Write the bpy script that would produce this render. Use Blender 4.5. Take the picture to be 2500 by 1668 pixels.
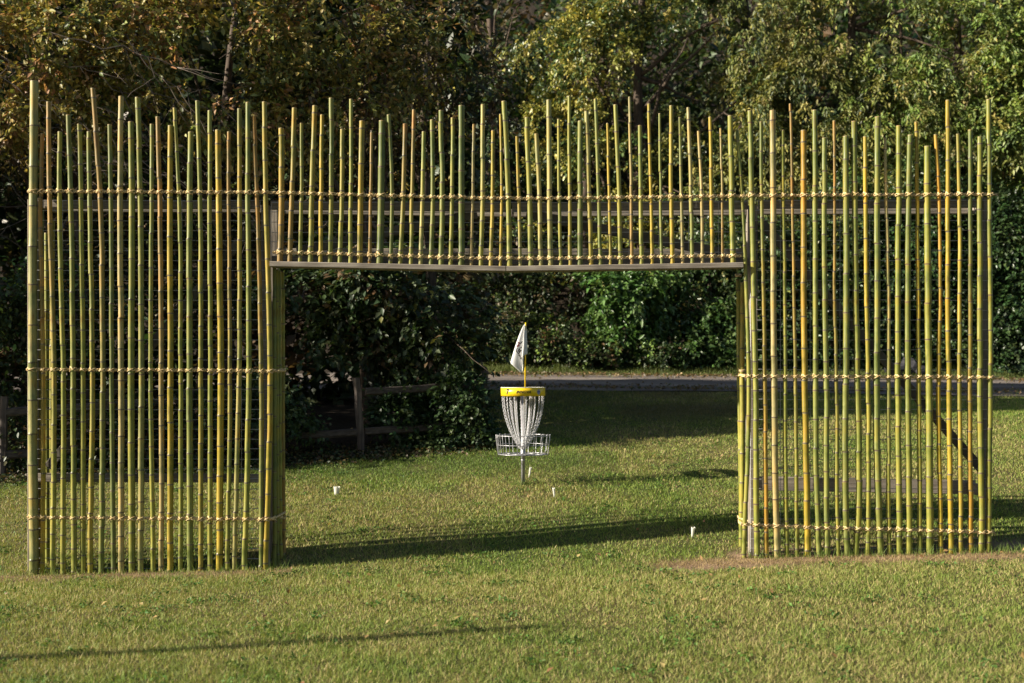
import bpy, math, random
import numpy as np
from mathutils import Vector, Matrix
from mathutils.bvhtree import BVHTree

for o in list(bpy.data.objects):
    bpy.data.objects.remove(o)
SC = bpy.context.scene
COL = SC.collection
random.seed(7)
RNG = np.random.default_rng(11)

# ------------------------------------------------------------------ camera
CAM_Z, CAM_D, FPX, YH = 1.84, 12.5, 3000.0, 930.0      # eye height, distance to the screen, focal length in photo pixels, horizon row
cam = bpy.data.cameras.new('camera')
cam.sensor_width = 36.0
cam.lens = 36.0 * FPX / 2500.0
cam.shift_y = (YH - 834.0) / 2500.0
cam.clip_start, cam.clip_end = 0.1, 500.0
co = bpy.data.objects.new('camera', cam)
COL.objects.link(co)
co.location = (0, -CAM_D, CAM_Z)
co.rotation_euler = (math.radians(90), 0, 0)
SC.camera = co
cam.dof.use_dof = True
cam.dof.focus_distance = 13.6
cam.dof.aperture_fstop = 1.7

# ------------------------------------------------------------------ light
AZ, EL = math.radians(12.5), math.radians(23.0)
TO_SUN = Vector((-math.cos(AZ) * math.cos(EL), -math.sin(AZ) * math.cos(EL), math.sin(EL)))
W = bpy.data.worlds.new('World')
SC.world = W
W.use_nodes = True
wn = W.node_tree.nodes
sky = wn.new('ShaderNodeTexSky')
sky.sky_type = 'NISHITA'
sky.sun_disc = False
sky.sun_elevation = EL
sky.sun_rotation = math.atan2(TO_SUN.x, TO_SUN.y)
W.node_tree.links.new(sky.outputs[0], wn['Background'].inputs[0])
wn['Background'].inputs[1].default_value = 0.05
sl = bpy.data.lights.new('sun', 'SUN')
sl.energy = 5.0
sl.angle = math.radians(0.5)
sl.color = (1.0, 0.91, 0.75)
so = bpy.data.objects.new('sun', sl)
COL.objects.link(so)
so.location = (-20, -4, 15)
so.rotation_euler = TO_SUN.to_track_quat('Z', 'Y').to_euler()

SC.view_settings.view_transform = 'Standard'
SC.view_settings.look = 'None'
SC.view_settings.gamma = 1.0
SC.view_settings.use_curve_mapping = False
SC.view_settings.exposure = 1.25
SC.render.engine = 'CYCLES'
SC.cycles.max_bounces = 5
SC.cycles.diffuse_bounces = 3
SC.cycles.glossy_bounces = 2
SC.cycles.transmission_bounces = 3

# ------------------------------------------------------------------ materials
def mat(name, rough=0.6, col=(0.5, 0.5, 0.5), metal=0.0, spec=0.5):
    m = bpy.data.materials.new(name)
    m.use_nodes = True
    b = m.node_tree.nodes['Principled BSDF']
    b.inputs['Base Color'].default_value = (*col, 1)
    b.inputs['Roughness'].default_value = rough
    b.inputs['Metallic'].default_value = metal
    b.inputs['Specular IOR Level'].default_value = spec
    return m, m.node_tree.nodes, m.node_tree.links, b

def noise(N, L, scale, detail=3, coord='Object', stretch=None):
    tc = N.new('ShaderNodeTexCoord')
    n = N.new('ShaderNodeTexNoise')
    n.inputs['Scale'].default_value = scale
    n.inputs['Detail'].default_value = detail
    if stretch:
        mp = N.new('ShaderNodeMapping')
        mp.inputs['Scale'].default_value = stretch
        L.new(tc.outputs[coord], mp.inputs[0])
        L.new(mp.outputs[0], n.inputs['Vector'])
    else:
        L.new(tc.outputs[coord], n.inputs['Vector'])
    return n

def ramp(N, L, src, stops):
    r = N.new('ShaderNodeValToRGB')
    e = r.color_ramp.elements
    while len(e) < len(stops):
        e.new(0.5)
    for k, (p, c) in enumerate(stops):
        e[k].position = p
        e[k].color = (*c, 1)
    L.new(src, r.inputs[0])
    return r

def mult(N, L, a, b, fac=1.0):
    x = N.new('ShaderNodeMixRGB')
    x.blend_type = 'MULTIPLY'
    x.inputs[0].default_value = fac
    L.new(a, x.inputs[1])
    L.new(b, x.inputs[2])
    return x

def bump(N, L, b, src, strength, dist=0.01):
    bp = N.new('ShaderNodeBump')
    bp.inputs['Strength'].default_value = strength
    bp.inputs['Distance'].default_value = dist
    L.new(src, bp.inputs['Height'])
    L.new(bp.outputs[0], b.inputs['Normal'])

def attr(N):
    a = N.new('ShaderNodeAttribute')
    a.attribute_name = 'Col'
    return a

def leaf_mat(name, rough, transl, spec=0.5):
    m, N, L, b = mat(name, rough, spec=spec)
    a = attr(N)
    L.new(a.outputs['Color'], b.inputs['Base Color'])
    t = N.new('ShaderNodeBsdfTranslucent')
    g = N.new('ShaderNodeMixRGB')
    g.blend_type = 'MULTIPLY'
    g.inputs[0].default_value = 1
    g.inputs[2].default_value = (1.0, 1.0, 0.55, 1)
    L.new(a.outputs['Color'], g.inputs[1])
    L.new(g.outputs[0], t.inputs['Color'])
    x = N.new('ShaderNodeMixShader')
    x.inputs[0].default_value = transl
    L.new(b.outputs[0], x.inputs[1])
    L.new(t.outputs[0], x.inputs[2])
    L.new(x.outputs[0], N['Material Output'].inputs[0])
    return m

M = {}
M['leaf'] = leaf_mat('leaf', 0.5, 0.3)
M['glossy_leaf'] = leaf_mat('glossy_leaf', 0.38, 0.22, 0.5)
M['grass'] = leaf_mat('grass_blade', 0.6, 0.3, 0.3)

m, N, L, b = mat('soil', 0.95, spec=0.2)
a = attr(N)
n = noise(N, L, 9.0, 6)
r = ramp(N, L, n.outputs[0], [(0.3, (0.62, 0.6, 0.58)), (0.7, (1.3, 1.28, 1.2))])
x = mult(N, L, a.outputs['Color'], r.outputs[0])
L.new(x.outputs[0], b.inputs['Base Color'])
n2 = noise(N, L, 60.0, 4)
bump(N, L, b, n2.outputs[0], 0.8, 0.02)
M['soil'] = m

m, N, L, b = mat('asphalt', 0.85, spec=0.3)
n = noise(N, L, 1.3, 5, stretch=(0.25, 1.6, 1))
r = ramp(N, L, n.outputs[0], [(0.3, (0.10, 0.084, 0.076)), (0.5, (0.17, 0.142, 0.124)), (0.7, (0.26, 0.215, 0.18))])
n2 = noise(N, L, 140.0, 3)
r2 = ramp(N, L, n2.outputs[0], [(0.3, (0.7, 0.7, 0.7)), (0.75, (1.4, 1.4, 1.4))])
x = mult(N, L, r.outputs[0], r2.outputs[0])
L.new(x.outputs[0], b.inputs['Base Color'])
bump(N, L, b, n2.outputs[0], 0.5, 0.01)
M['asphalt'] = m

m, N, L, b = mat('bamboo', 0.4, spec=0.35)
a = attr(N)
n = noise(N, L, 1.0, 4, stretch=(70, 70, 2.2))
r = ramp(N, L, n.outputs[0], [(0.3, (0.78, 0.8, 0.72)), (0.62, (1.1, 1.08, 1.0))])
x = mult(N, L, a.outputs['Color'], r.outputs[0])
n2 = noise(N, L, 3.0, 6, stretch=(3, 3, 2))
r2 = ramp(N, L, n2.outputs[0], [(0.34, (0.60, 0.70, 0.62)), (0.5, (1, 1, 1)), (0.66, (1.22, 1.02, 0.72))])
x2 = mult(N, L, x.outputs[0], r2.outputs[0])
n3 = noise(N, L, 120.0, 3)
r3 = ramp(N, L, n3.outputs[0], [(0.24, (0.55, 0.45, 0.35)), (0.34, (1, 1, 1))])
x3 = mult(N, L, x2.outputs[0], r3.outputs[0])
n4 = noise(N, L, 1.0, 5, stretch=(26, 26, 5))
r4 = ramp(N, L, n4.outputs[0], [(0.30, (0.62, 0.52, 0.46)), (0.42, (1, 1, 1)), (0.62, (1, 1, 1)), (0.74, (1.25, 1.25, 1.7))])
x3 = mult(N, L, x3.outputs[0], r4.outputs[0])
L.new(x3.outputs[0], b.inputs['Base Color'])
rr = ramp(N, L, n2.outputs[0], [(0.3, (0.36,) * 3), (0.7, (0.62,) * 3)])
L.new(rr.outputs[0], b.inputs['Roughness'])
M['bamboo'] = m

m, N, L, b = mat('twine', 0.85, spec=0.2)
n = noise(N, L, 45.0, 4)
r = ramp(N, L, n.outputs[0], [(0.28, (0.26, 0.16, 0.07)), (0.5, (0.60, 0.44, 0.22)), (0.75, (0.80, 0.66, 0.40))])
L.new(r.outputs[0], b.inputs['Base Color'])
M['twine'] = m

def wood(name, c0, c1, c2, stretch):
    m, N, L, b = mat(name, 0.85, spec=0.25)
    n = noise(N, L, 1.0, 6, stretch=stretch)
    r = ramp(N, L, n.outputs[0], [(0.25, c0), (0.5, c1), (0.78, c2)])
    n2 = noise(N, L, 5.0, 4)
    r2 = ramp(N, L, n2.outputs[0], [(0.3, (0.75, 0.74, 0.72)), (0.7, (1.15, 1.14, 1.1))])
    x = mult(N, L, r.outputs[0], r2.outputs[0])
    L.new(x.outputs[0], b.inputs['Base Color'])
    bump(N, L, b, n.outputs[0], 0.5, 0.006)
    return m
M['timber_x'] = wood('weathered_timber_along', (0.13, 0.108, 0.09), (0.25, 0.215, 0.18), (0.35, 0.31, 0.265), (3, 60, 60))
M['timber_z'] = wood('weathered_timber_upright', (0.13, 0.108, 0.09), (0.25, 0.215, 0.18), (0.35, 0.31, 0.265), (60, 60, 3))
M['brace'] = wood('dark_weathered_brace', (0.07, 0.06, 0.05), (0.13, 0.115, 0.095), (0.19, 0.17, 0.145), (6, 30, 6))
M['rail'] = wood('old_split_rail', (0.035, 0.028, 0.026), (0.075, 0.06, 0.052), (0.13, 0.11, 0.095), (2, 40, 40))
M['post'] = wood('old_split_post', (0.04, 0.032, 0.03), (0.085, 0.068, 0.06), (0.14, 0.115, 0.10), (40, 40, 2))
M['bark'] = wood('bark', (0.035, 0.025, 0.02), (0.08, 0.058, 0.045), (0.14, 0.11, 0.085), (16, 16, 3))
M['twig'] = wood('dead_twig', (0.06, 0.048, 0.04), (0.125, 0.10, 0.082), (0.22, 0.18, 0.145), (14, 14, 5))
M['stone'] = wood('dark_stone', (0.02, 0.02, 0.024), (0.04, 0.04, 0.046), (0.075, 0.072, 0.08), (5, 5, 5))
M['wire'] = mat('galvanised_wire', 0.5, (0.5, 0.49, 0.48), 0.3)[0]
m, N, L, b = mat('galvanised_steel', 0.42, (0.52, 0.52, 0.55), 0.55)
n = noise(N, L, 30, 4)
r = ramp(N, L, n.outputs[0], [(0.3, (0.26, 0.26, 0.28)), (0.7, (0.44, 0.44, 0.46))])
L.new(r.outputs[0], b.inputs['Base Color'])
M['steel'] = m
m, N, L, b = mat('yellow_enamel', 0.32, (0.82, 0.56, 0.012))
n = noise(N, L, 14, 5)
r = ramp(N, L, n.outputs[0], [(0.3, (0.74, 0.50, 0.012)), (0.7, (0.84, 0.59, 0.016))])
L.new(r.outputs[0], b.inputs['Base Color'])
M['yellow'] = m
M['white_rim'] = mat('white_edge_trim', 0.5, (0.78, 0.77, 0.70))[0]
M['ink'] = mat('black_ink', 0.85, (0.015, 0.012, 0.01))[0]
M['badge'] = mat('grey_badge', 0.5, (0.22, 0.22, 0.30))[0]
M['badge_blue'] = mat('blue_badge_bar', 0.5, (0.06, 0.08, 0.25))[0]
M['maroon'] = mat('maroon_ink', 0.6, (0.16, 0.03, 0.05))[0]
m, N, L, b = mat('flag_cloth', 0.75, (0.80, 0.80, 0.80), spec=0.2)
t = N.new('ShaderNodeBsdfTranslucent')
t.inputs[0].default_value = (0.8, 0.8, 0.78, 1)
xs = N.new('ShaderNodeMixShader')
xs.inputs[0].default_value = 0.3
L.new(b.outputs[0], xs.inputs[1]); L.new(t.outputs[0], xs.inputs[2]); L.new(xs.outputs[0], N['Material Output'].inputs[0])
n = noise(N, L, 400, 2)
bump(N, L, b, n.outputs[0], 0.15, 0.002)
M['cloth'] = m
m, N, L, b = mat('white_marker_plastic', 0.5, (0.80, 0.79, 0.70))
t = N.new('ShaderNodeBsdfTranslucent')
t.inputs[0].default_value = (0.8, 0.8, 0.72, 1)
xs = N.new('ShaderNodeMixShader')
xs.inputs[0].default_value = 0.35
L.new(b.outputs[0], xs.inputs[1]); L.new(t.outputs[0], xs.inputs[2]); L.new(xs.outputs[0], N['Material Output'].inputs[0])
M['marker'] = m

# ------------------------------------------------------------------ helpers
def tag(o, label=None, cat=None, group=None, kind=None):
    for k, v in (('label', label), ('category', cat), ('group', group), ('kind', kind)):
        if v:
            o[k] = v
    return o

def link(name, me, material=None, parent=None):
    o = bpy.data.objects.new(name, me)
    COL.objects.link(o)
    if material is not None:
        me.materials.append(material)
    if parent is not None:
        o.parent = parent
    return o

def empty(name, loc=(0, 0, 0)):
    o = bpy.data.objects.new(name, None)
    COL.objects.link(o)
    o.location = loc
    o.empty_display_size = 0.2
    return o

def np_mesh(name, V, F, C=None, smooth=False):
    """V (n,3); F (m,k) one face size; C (n,3) point colours"""
    V = np.asarray(V, np.float32)
    F = np.asarray(F, np.int32)
    me = bpy.data.meshes.new(name)
    k = F.shape[1]
    me.vertices.add(len(V))
    me.vertices.foreach_set('co', V.ravel())
    me.loops.add(F.size)
    me.loops.foreach_set('vertex_index', F.ravel())
    me.polygons.add(len(F))
    me.polygons.foreach_set('loop_start', np.arange(0, F.size, k, dtype=np.int32))
    if smooth:
        me.polygons.foreach_set('use_smooth', np.ones(len(F), bool))
    if C is not None:
        at = me.color_attributes.new('Col', 'FLOAT_COLOR', 'POINT')
        c4 = np.ones((len(V), 4), np.float32)
        c4[:, :3] = C
        at.data.foreach_set('color', c4.ravel())
    me.update(calc_edges=True)
    me.validate()
    return me

class MB:
    """collects tubes, boxes and sheets into one mesh (python lists)"""
    def __init__(s):
        s.v, s.f, s.c = [], [], []
    def add(s, v, f, c=None):
        b = len(s.v)
        s.v += [tuple(p) for p in v]
        s.f += [tuple(i + b for i in q) for q in f]
        if c is not None:
            s.c += list(c)
    def box(s, p0, p1, bev=0.0):
        x0, y0, z0 = p0; x1, y1, z1 = p1
        if bev <= 0:
            v = [(x, y, z) for x in (x0, x1) for y in (y0, y1) for z in (z0, z1)]
            s.add(v, [(0, 1, 3, 2), (4, 6, 7, 5), (0, 4, 5, 1), (2, 3, 7, 6), (0, 2, 6, 4), (1, 5, 7, 3)])
            return
        s.beam(((x0 + x1) / 2, (y0 + y1) / 2, z0), ((x0 + x1) / 2, (y0 + y1) / 2, z1), x1 - x0, y1 - y0, bev)
    def beam(s, a, b, w, h, bev=0.006, up=(0, 0, 1), ends=None):
        """bevelled-section timber from a to b; w across, h along 'up'"""
        a, b = Vector(a), Vector(b)
        d = (b - a).normalized()
        u = Vector(up)
        if abs(d.dot(u)) > 0.98:
            u = Vector((0, 1, 0))
        sd = d.cross(u).normalized()
        u = sd.cross(d).normalized()
        w2, h2 = w / 2, h / 2
        sec = [(-w2 + bev, -h2), (w2 - bev, -h2), (w2, -h2 + bev), (w2, h2 - bev), (w2 - bev, h2), (-w2 + bev, h2), (-w2, h2 - bev), (-w2, -h2 + bev)]
        v = [a + sd * x + u * y for x, y in sec] + [b + sd * x + u * y for x, y in sec]
        f = [(i, (i + 1) % 8, 8 + (i + 1) % 8, 8 + i) for i in range(8)]
        f += [tuple(range(7, -1, -1)), tuple(range(8, 16))]
        s.add(v, f)
    def tube(s, pts, rad, n=6, cols=None, cap=True, closed=False):
        pts = [Vector(p) for p in pts]
        if not hasattr(rad, '__len__'):
            rad = [rad] * len(pts)
        m = len(pts)
        v, f, c = [], [], []
        ref = None
        for i, p in enumerate(pts):
            if closed:
                t = (pts[(i + 1) % m] - pts[i - 1])
            else:
                t = pts[min(i + 1, m - 1)] - pts[max(i - 1, 0)]
            t.normalize()
            if ref is None:
                ref = Vector((0, 0, 1)) if abs(t.z) < 0.9 else Vector((1, 0, 0))
            e1 = (ref - t * ref.dot(t)).normalized()
            e2 = t.cross(e1)
            ref = e1
            for k in range(n):
                an = 2 * math.pi * k / n
                v.append(p + (e1 * math.cos(an) + e2 * math.sin(an)) * rad[i])
                if cols is not None:
                    c.append(cols[i])
        for i in range(m if closed else m - 1):
            j = (i + 1) % m
            for k in range(n):
                q = (k + 1) % n
                f.append((i * n + k, i * n + q, j * n + q, j * n + k))
        if cap and not closed:
            f.append(tuple(range(n - 1, -1, -1)))
            f.append(tuple((m - 1) * n + k for k in range(n)))
        s.add(v, f, c if cols is not None else None)
    def lathe(s, prof, n=24, cen=(0, 0, 0), closed=False):
        v, f = [], []
        for r, z in prof:
            for k in range(n):
                a = 2 * math.pi * k / n
                v.append((cen[0] + r * math.cos(a), cen[1] + r * math.sin(a), cen[2] + z))
        m = len(prof)
        for i in range(m if closed else m - 1):
            j = (i + 1) % m
            for k in range(n):
                q = (k + 1) % n
                f.append((i * n + k, i * n + q, j * n + q, j * n + k))
        s.add(v, f)
    def mesh(s, name, smooth=False):
        me = bpy.data.meshes.new(name)
        me.from_pydata(s.v, [], s.f)
        if smooth:
            me.polygons.foreach_set('use_smooth', np.ones(len(s.f), bool))
        if s.c and len(s.c) == len(s.v):
            at = me.color_attributes.new('Col', 'FLOAT_COLOR', 'POINT')
            c4 = np.ones((len(s.v), 4), np.float32)
            c4[:, :3] = np.array(s.c, np.float32)
            at.data.foreach_set('color', c4.ravel())
        me.update()
        return me
    def build(s, name, material, parent=None, smooth=False):
        return link(name, s.mesh(name, smooth), material, parent)

# smooth value noise shared by ground and grass colours
_perm = np.random.default_rng(3).random((256, 256))
def vnoise(x, y):
    x = np.asarray(x, float); y = np.asarray(y, float)
    xi, yi = np.floor(x).astype(int), np.floor(y).astype(int)
    fx, fy = x - xi, y - yi
    fx, fy = fx * fx * (3 - 2 * fx), fy * fy * (3 - 2 * fy)
    g = lambda a, b: _perm[a & 255, b & 255]
    return (g(xi, yi) * (1 - fx) + g(xi + 1, yi) * fx) * (1 - fy) + (g(xi, yi + 1) * (1 - fx) + g(xi + 1, yi + 1) * fx) * fy
def fbm(x, y, s, o=4):
    t, a, n = 0, 1.0, 0
    for k in range(o):
        t = t + a * vnoise(np.asarray(x) * s * 2 ** k + 17 * k, np.asarray(y) * s * 2 ** k + 31 * k)
        n += a; a *= 0.55
    return t / n

# ------------------------------------------------------------------ terrain
ROAD0, ROAD1 = 12.4, 16.7
def sstep(a, b, x):
    t = np.clip((np.asarray(x, float) - a) / (b - a), 0, 1)
    return t * t * (3 - 2 * t)
def ground(x, y):
    x = np.asarray(x, float); y = np.asarray(y, float)
    k = 0.8
    ramp_ = k * np.logaddexp(0, y / k)                     # soft knee at the screen
    z = 0.03 * (y - ramp_) + 0.132 * (ramp_ - k * math.log(2) * np.exp(-(y / 1.2) ** 2))
    zr = 1.637 + (y - ROAD0) * 0.085
    z = np.where(y > ROAD0, zr, z)
    z = np.where(y > ROAD1, 2.0025 + (y - ROAD1) * 0.20, z)
    z = z + np.maximum(y - 21.0, 0) * 0.5 * (1 - sstep(45, 60, y)) - np.maximum(y - 60, 0) * 0.2
    z = z + 0.0232 * np.clip(x, -8, 8) * (1 - sstep(5, 11, y)) * sstep(-5.0, -0.8, y)
    z = z - 0.012 * np.clip(x, 0, 20) * sstep(9, 12.5, y) * (1 - sstep(17, 20, y))
    bumps = (fbm(x, y, 0.45, 3) - 0.5) * 0.10
    onroad = sstep(ROAD0 - 0.9, ROAD0 - 0.1, y) * (1 - sstep(ROAD1 + 0.1, ROAD1 + 0.9, y))
    z = z + bumps * (1 - onroad) * (1 - np.exp(-(y / 1.0) ** 2))
    return z
def gz(x, y):
    return float(ground(x, y))
def at_px(px, py):
    """point of the ground seen at a photograph pixel"""
    d = 6.0
    while d < 60:
        x, y, z = (px - 1250) / FPX * d, d - CAM_D, CAM_Z - (py - YH) / FPX * d
        if z <= gz(x, y):
            return Vector((x, y, gz(x, y)))
        d += 0.01
    return None
def world(px, py, y):
    d = CAM_D + y
    return Vector(((px - 1250) / FPX * d, y, CAM_Z - (py - YH) / FPX * d))

def bare(x, y):
    """how bare the soil is: the strip under the screen and worn spots"""
    n = fbm(x, y, 1.6, 4)
    wdt = np.where(x > 0, 0.36, 0.15)
    strip = np.where(x > 0, 1.0, 0.55) * (0.35 + 1.3 * fbm(x, y, 2.6, 3)) * np.exp(-((y + 0.16 - 0.12 * np.where(x > 0, 1, 0)) / wdt) ** 2) * ((np.abs(x) > 2.2) & (np.abs(x) < 5.6))
    spot = np.exp(-(((x - 2.0) / 0.6) ** 2 + ((y + 0.30) / 0.28) ** 2))
    spot2 = np.exp(-(((x - 5.3) / 0.8) ** 2 + ((y - 0.1) / 0.3) ** 2)) * 0.9
    spot3 = np.exp(-(((x + 5.6) / 0.9) ** 2 + ((y + 0.1) / 0.25) ** 2)) * 0.25
    return np.clip((strip + spot * 1.1 + spot2 + spot3) * (0.7 + 1.0 * n), 0, 1)
def dryness(x, y):
    d = fbm(x, y, 0.55, 4) * 0.75 + fbm(x + 40, y * 1.0, 2.4, 3) * 0.45
    d = d + 0.16 * np.exp(-((y + 1.2) / 1.1) ** 2) + 0.10 * np.exp(-((y - 3.2) / 1.0) ** 2) + 0.10 * np.exp(-((y + 4.8) / 0.6) ** 2)
    d = d - 0.30 * np.exp(-((y - 5.2) / 0.8) ** 2) * (np.asarray(x) < 1)
    return np.clip((d - 0.52) * 3.0 + 0.27, 0, 1)
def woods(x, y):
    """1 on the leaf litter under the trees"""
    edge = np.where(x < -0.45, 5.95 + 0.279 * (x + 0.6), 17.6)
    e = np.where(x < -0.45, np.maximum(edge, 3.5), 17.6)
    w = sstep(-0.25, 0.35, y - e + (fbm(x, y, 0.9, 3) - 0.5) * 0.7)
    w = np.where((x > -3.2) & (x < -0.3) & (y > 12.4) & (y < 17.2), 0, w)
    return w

xs_ = np.concatenate([np.linspace(-90, -16, 26)[:-1], np.linspace(-16, 16, 230), np.linspace(16, 90, 26)[1:]])
ys_ = np.concatenate([np.linspace(-70, -8, 22)[:-1], np.linspace(-8, 19, 230), np.linspace(19, 90, 50)[1:]])
GX, GY = np.meshgrid(xs_, ys_)
GZ = ground(GX, GY)
gx, gy = GX.ravel(), GY.ravel()
dry = dryness(gx, gy)[:, None]
brs = bare(gx, gy)[:, None]
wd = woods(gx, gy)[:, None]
c = np.array((0.055, 0.070, 0.020)) * (1 - dry) + np.array((0.110, 0.095, 0.040)) * dry  # lawn soil darkened so the gaps between blades look shadowed
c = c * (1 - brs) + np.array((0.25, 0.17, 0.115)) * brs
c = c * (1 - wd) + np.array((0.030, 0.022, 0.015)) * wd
nx, ny = len(xs_), len(ys_)
idx = np.arange(nx * ny).reshape(ny, nx)
F = np.stack([idx[:-1, :-1], idx[:-1, 1:], idx[1:, 1:], idx[1:, :-1]], -1).reshape(-1, 4)
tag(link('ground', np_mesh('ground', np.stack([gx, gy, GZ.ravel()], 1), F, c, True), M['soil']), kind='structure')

# road: its own sheet a little above the ground
rx = np.linspace(-40, 60, 120)
ry = np.linspace(0, 1, 9)
RX, RT = np.meshgrid(rx, ry)
wob0 = (fbm(RX, RX * 0, 0.5, 3) - 0.5) * 0.5
wob1 = (fbm(RX + 50, RX * 0, 0.5, 3) - 0.5) * 0.5
RY = (ROAD0 + 0.15 + wob0 * 1.3) * (1 - RT) + (ROAD1 - 0.15 + wob1 * 1.3) * RT
RZ = ground(RX, RY) + 0.02 + 0.03 * np.sin(RT * math.pi)
idx = np.arange(RX.size).reshape(RX.shape)
F = np.stack([idx[:-1, :-1], idx[:-1, 1:], idx[1:, 1:], idx[1:, :-1]], -1).reshape(-1, 4)
tag(link('road', np_mesh('road', np.stack([RX.ravel(), RY.ravel(), RZ.ravel()], 1), F, None, True), M['asphalt']), kind='structure')

# ------------------------------------------------------------------ bamboo screen
screen = empty('bamboo_gateway', (0, 0, 0))
tag(screen, 'tall bamboo pole screen lashed with twine, with a wide square doorway in its middle', 'bamboo screen')

BC = {'y': (0.50, 0.415, 0.085), 'Y': (0.58, 0.44, 0.055), 'g': (0.295, 0.33, 0.095), 'd': (0.20, 0.245, 0.075),
      'o': (0.47, 0.305, 0.10), 'O': (0.58, 0.36, 0.06), 'p': (0.58, 0.48, 0.26), 'w': (0.52, 0.49, 0.22), 'l': (0.395, 0.405, 0.092)}
# photo measurements: (x,y) of the top, width, x where the ropes cross, x of the foot (photo pixels after scaling), colours top/bottom
def sc(ox, oy, s):
    return lambda x, y=0: (ox + x / s, oy + y / s)
LT, LB = sc(0, 180, 3.0157), sc(0, 880, 2.8)
left = [  # topx, topy, w, xrope1 | xrope2, xfoot, cols
 (255,55,60,247,222,232,'ww'),(312,440,30,300,297,290,'oY'),(357,208,34,364,368,362,'ol'),(441,428,34,438,433,430,'ll'),
 (505,305,36,520,500,505,'gl'),(583,372,36,593,567,567,'ll'),(655,428,34,660,632,615,'gy'),(685,108,36,735,703,693,'og'),
 (805,375,32,815,763,778,'gd'),(893,168,40,885,830,830,'pp'),(965,355,44,970,897,905,'ll'),(1013,175,40,1030,967,960,'lw'),
 (1117,372,30,1115,1030,1050,'gl'),(1163,318,34,1175,1103,1103,'op'),(1258,383,40,1254,1165,1163,'YY'),(1283,253,28,1318,1235,1235,'ll'),
 (1403,430,42,1398,1295,1300,'gg'),(1452,200,32,1472,1373,1372,'ly'),(1547,272,32,1545,1438,1435,'ll'),(1605,415,44,1610,1510,1500,'YY'),
 (1683,428,26,1685,1573,1555,'ol'),(1765,258,32,1765,1635,1600,'yw'),(1825,212,36,1825,1703,1672,'gl'),(1867,310,32,1890,1787,1785,'og'),
 (1945,208,36,1955,1848,1815,'yY')]
MT = sc(640, 200, 3.267)
MT2 = sc(1240, 200, 3.267)
mid = [
 (155,370,45,155,143,'Yo'),(258,208,38,238,222,'yo'),(313,330,30,313,303,'ll'),(418,190,40,398,385,'yl'),(477,263,32,470,466,'YY'),
 (550,130,38,552,540,'gl'),(641,378,34,634,622,'yl'),(708,138,30,708,703,'ll'),(795,312,46,786,778,'yY'),(873,403,24,865,857,'oo'),
 (957,310,52,950,938,'dd'),(1010,263,32,1036,1022,'gg'),(1140,335,36,1124,1100,'ol'),(1210,222,28,1195,1185,'ol'),(1287,397,34,1278,1262,'lw'),
 (1357,303,34,1360,1345,'gg'),(1424,228,38,1437,1425,'gg'),(1520,287,32,1515,1503,'ll'),(1590,190,50,1590,1590,'dd'),(1688,338,24,1680,1667,'pp'),
 (1762,182,34,1757,1745,'wl'),(1843,388,28,1838,1822,'Yy'),(1900,257,20,1912,1900,'YY'),(1930,155,42,1965,1975,'ll'),(2033,435,26,2045,2060,'Yw')]
mid2 = [
 (150,285,40,172,183,'lg'),(228,415,34,250,262,'ww'),(328,145,40,332,340,'ww'),(403,297,24,408,420,'ll'),(488,113,26,492,497,'ly'),
 (580,312,42,575,575,'gd'),(627,235,36,648,660,'wy'),(700,137,28,725,738,'gg'),(793,330,20,808,818,'Yy'),(857,183,34,886,898,'ll'),
 (968,120,22,985,988,'po'),(1053,348,32,1060,1065,'gl'),(1123,175,24,1140,1152,'YY'),(1212,252,20,1218,1228,'gg'),(1300,190,32,1303,1310,'yY'),
 (1370,283,24,1382,1392,'gp'),(1440,205,28,1460,1470,'pg'),(1520,393,24,1545,1550,'pp'),(1614,280,28,1625,1632,'YY'),(1697,370,18,1708,1712,'po'),
 (1775,270,42,1785,1795,'ll')]
RT_, RB = sc(1780, 200, 2.904), sc(1780, 880, 2.904)
right = [  # topx, topy, w, xrope1, x(py737) | xrope2, xrope3, xfoot, cols
 (55,340,24,88,125,140,112,105,'gl'),(150,205,36,160,175,187,195,198,'gl'),(227,283,26,230,245,252,262,265,'gO'),(307,203,42,312,315,318,335,342,'pp'),
 (380,342,24,384,395,396,405,410,'ll'),(435,155,18,448,460,470,480,482,'ol'),(528,343,40,530,530,535,555,558,'OY'),(608,200,36,610,613,612,630,640,'gg'),
 (677,398,38,675,680,690,692,697,'gg'),(744,275,22,747,747,760,768,772,'ol'),(828,385,42,830,832,828,830,838,'gg'),(888,280,40,890,900,910,912,900,'gl'),
 (965,388,32,968,975,985,985,982,'Yl'),(1053,248,44,1050,1047,1045,1065,1075,'gg'),(1108,395,22,1113,1130,1130,1132,1133,'pl'),(1202,312,38,1202,1195,1195,1207,1208,'ll'),
 (1282,377,40,1273,1265,1265,1277,1278,'gl'),(1328,285,26,1333,1340,1345,1352,1353,'Yl'),(1405,457,46,1405,1410,1418,1423,1423,'ll'),(1462,373,26,1487,1495,1485,1500,1502,'OY'),
 (1552,130,32,1552,1550,1558,1572,1574,'YY'),(1620,370,28,1632,1635,1632,1642,1643,'yy'),(1708,340,32,1708,1710,1708,1712,1713,'dO'),(1777,390,38,1777,1777,1777,1790,1790,'ll'),
 (1841,125,34,1843,1850,1850,1840,1840,'ll')]

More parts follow.
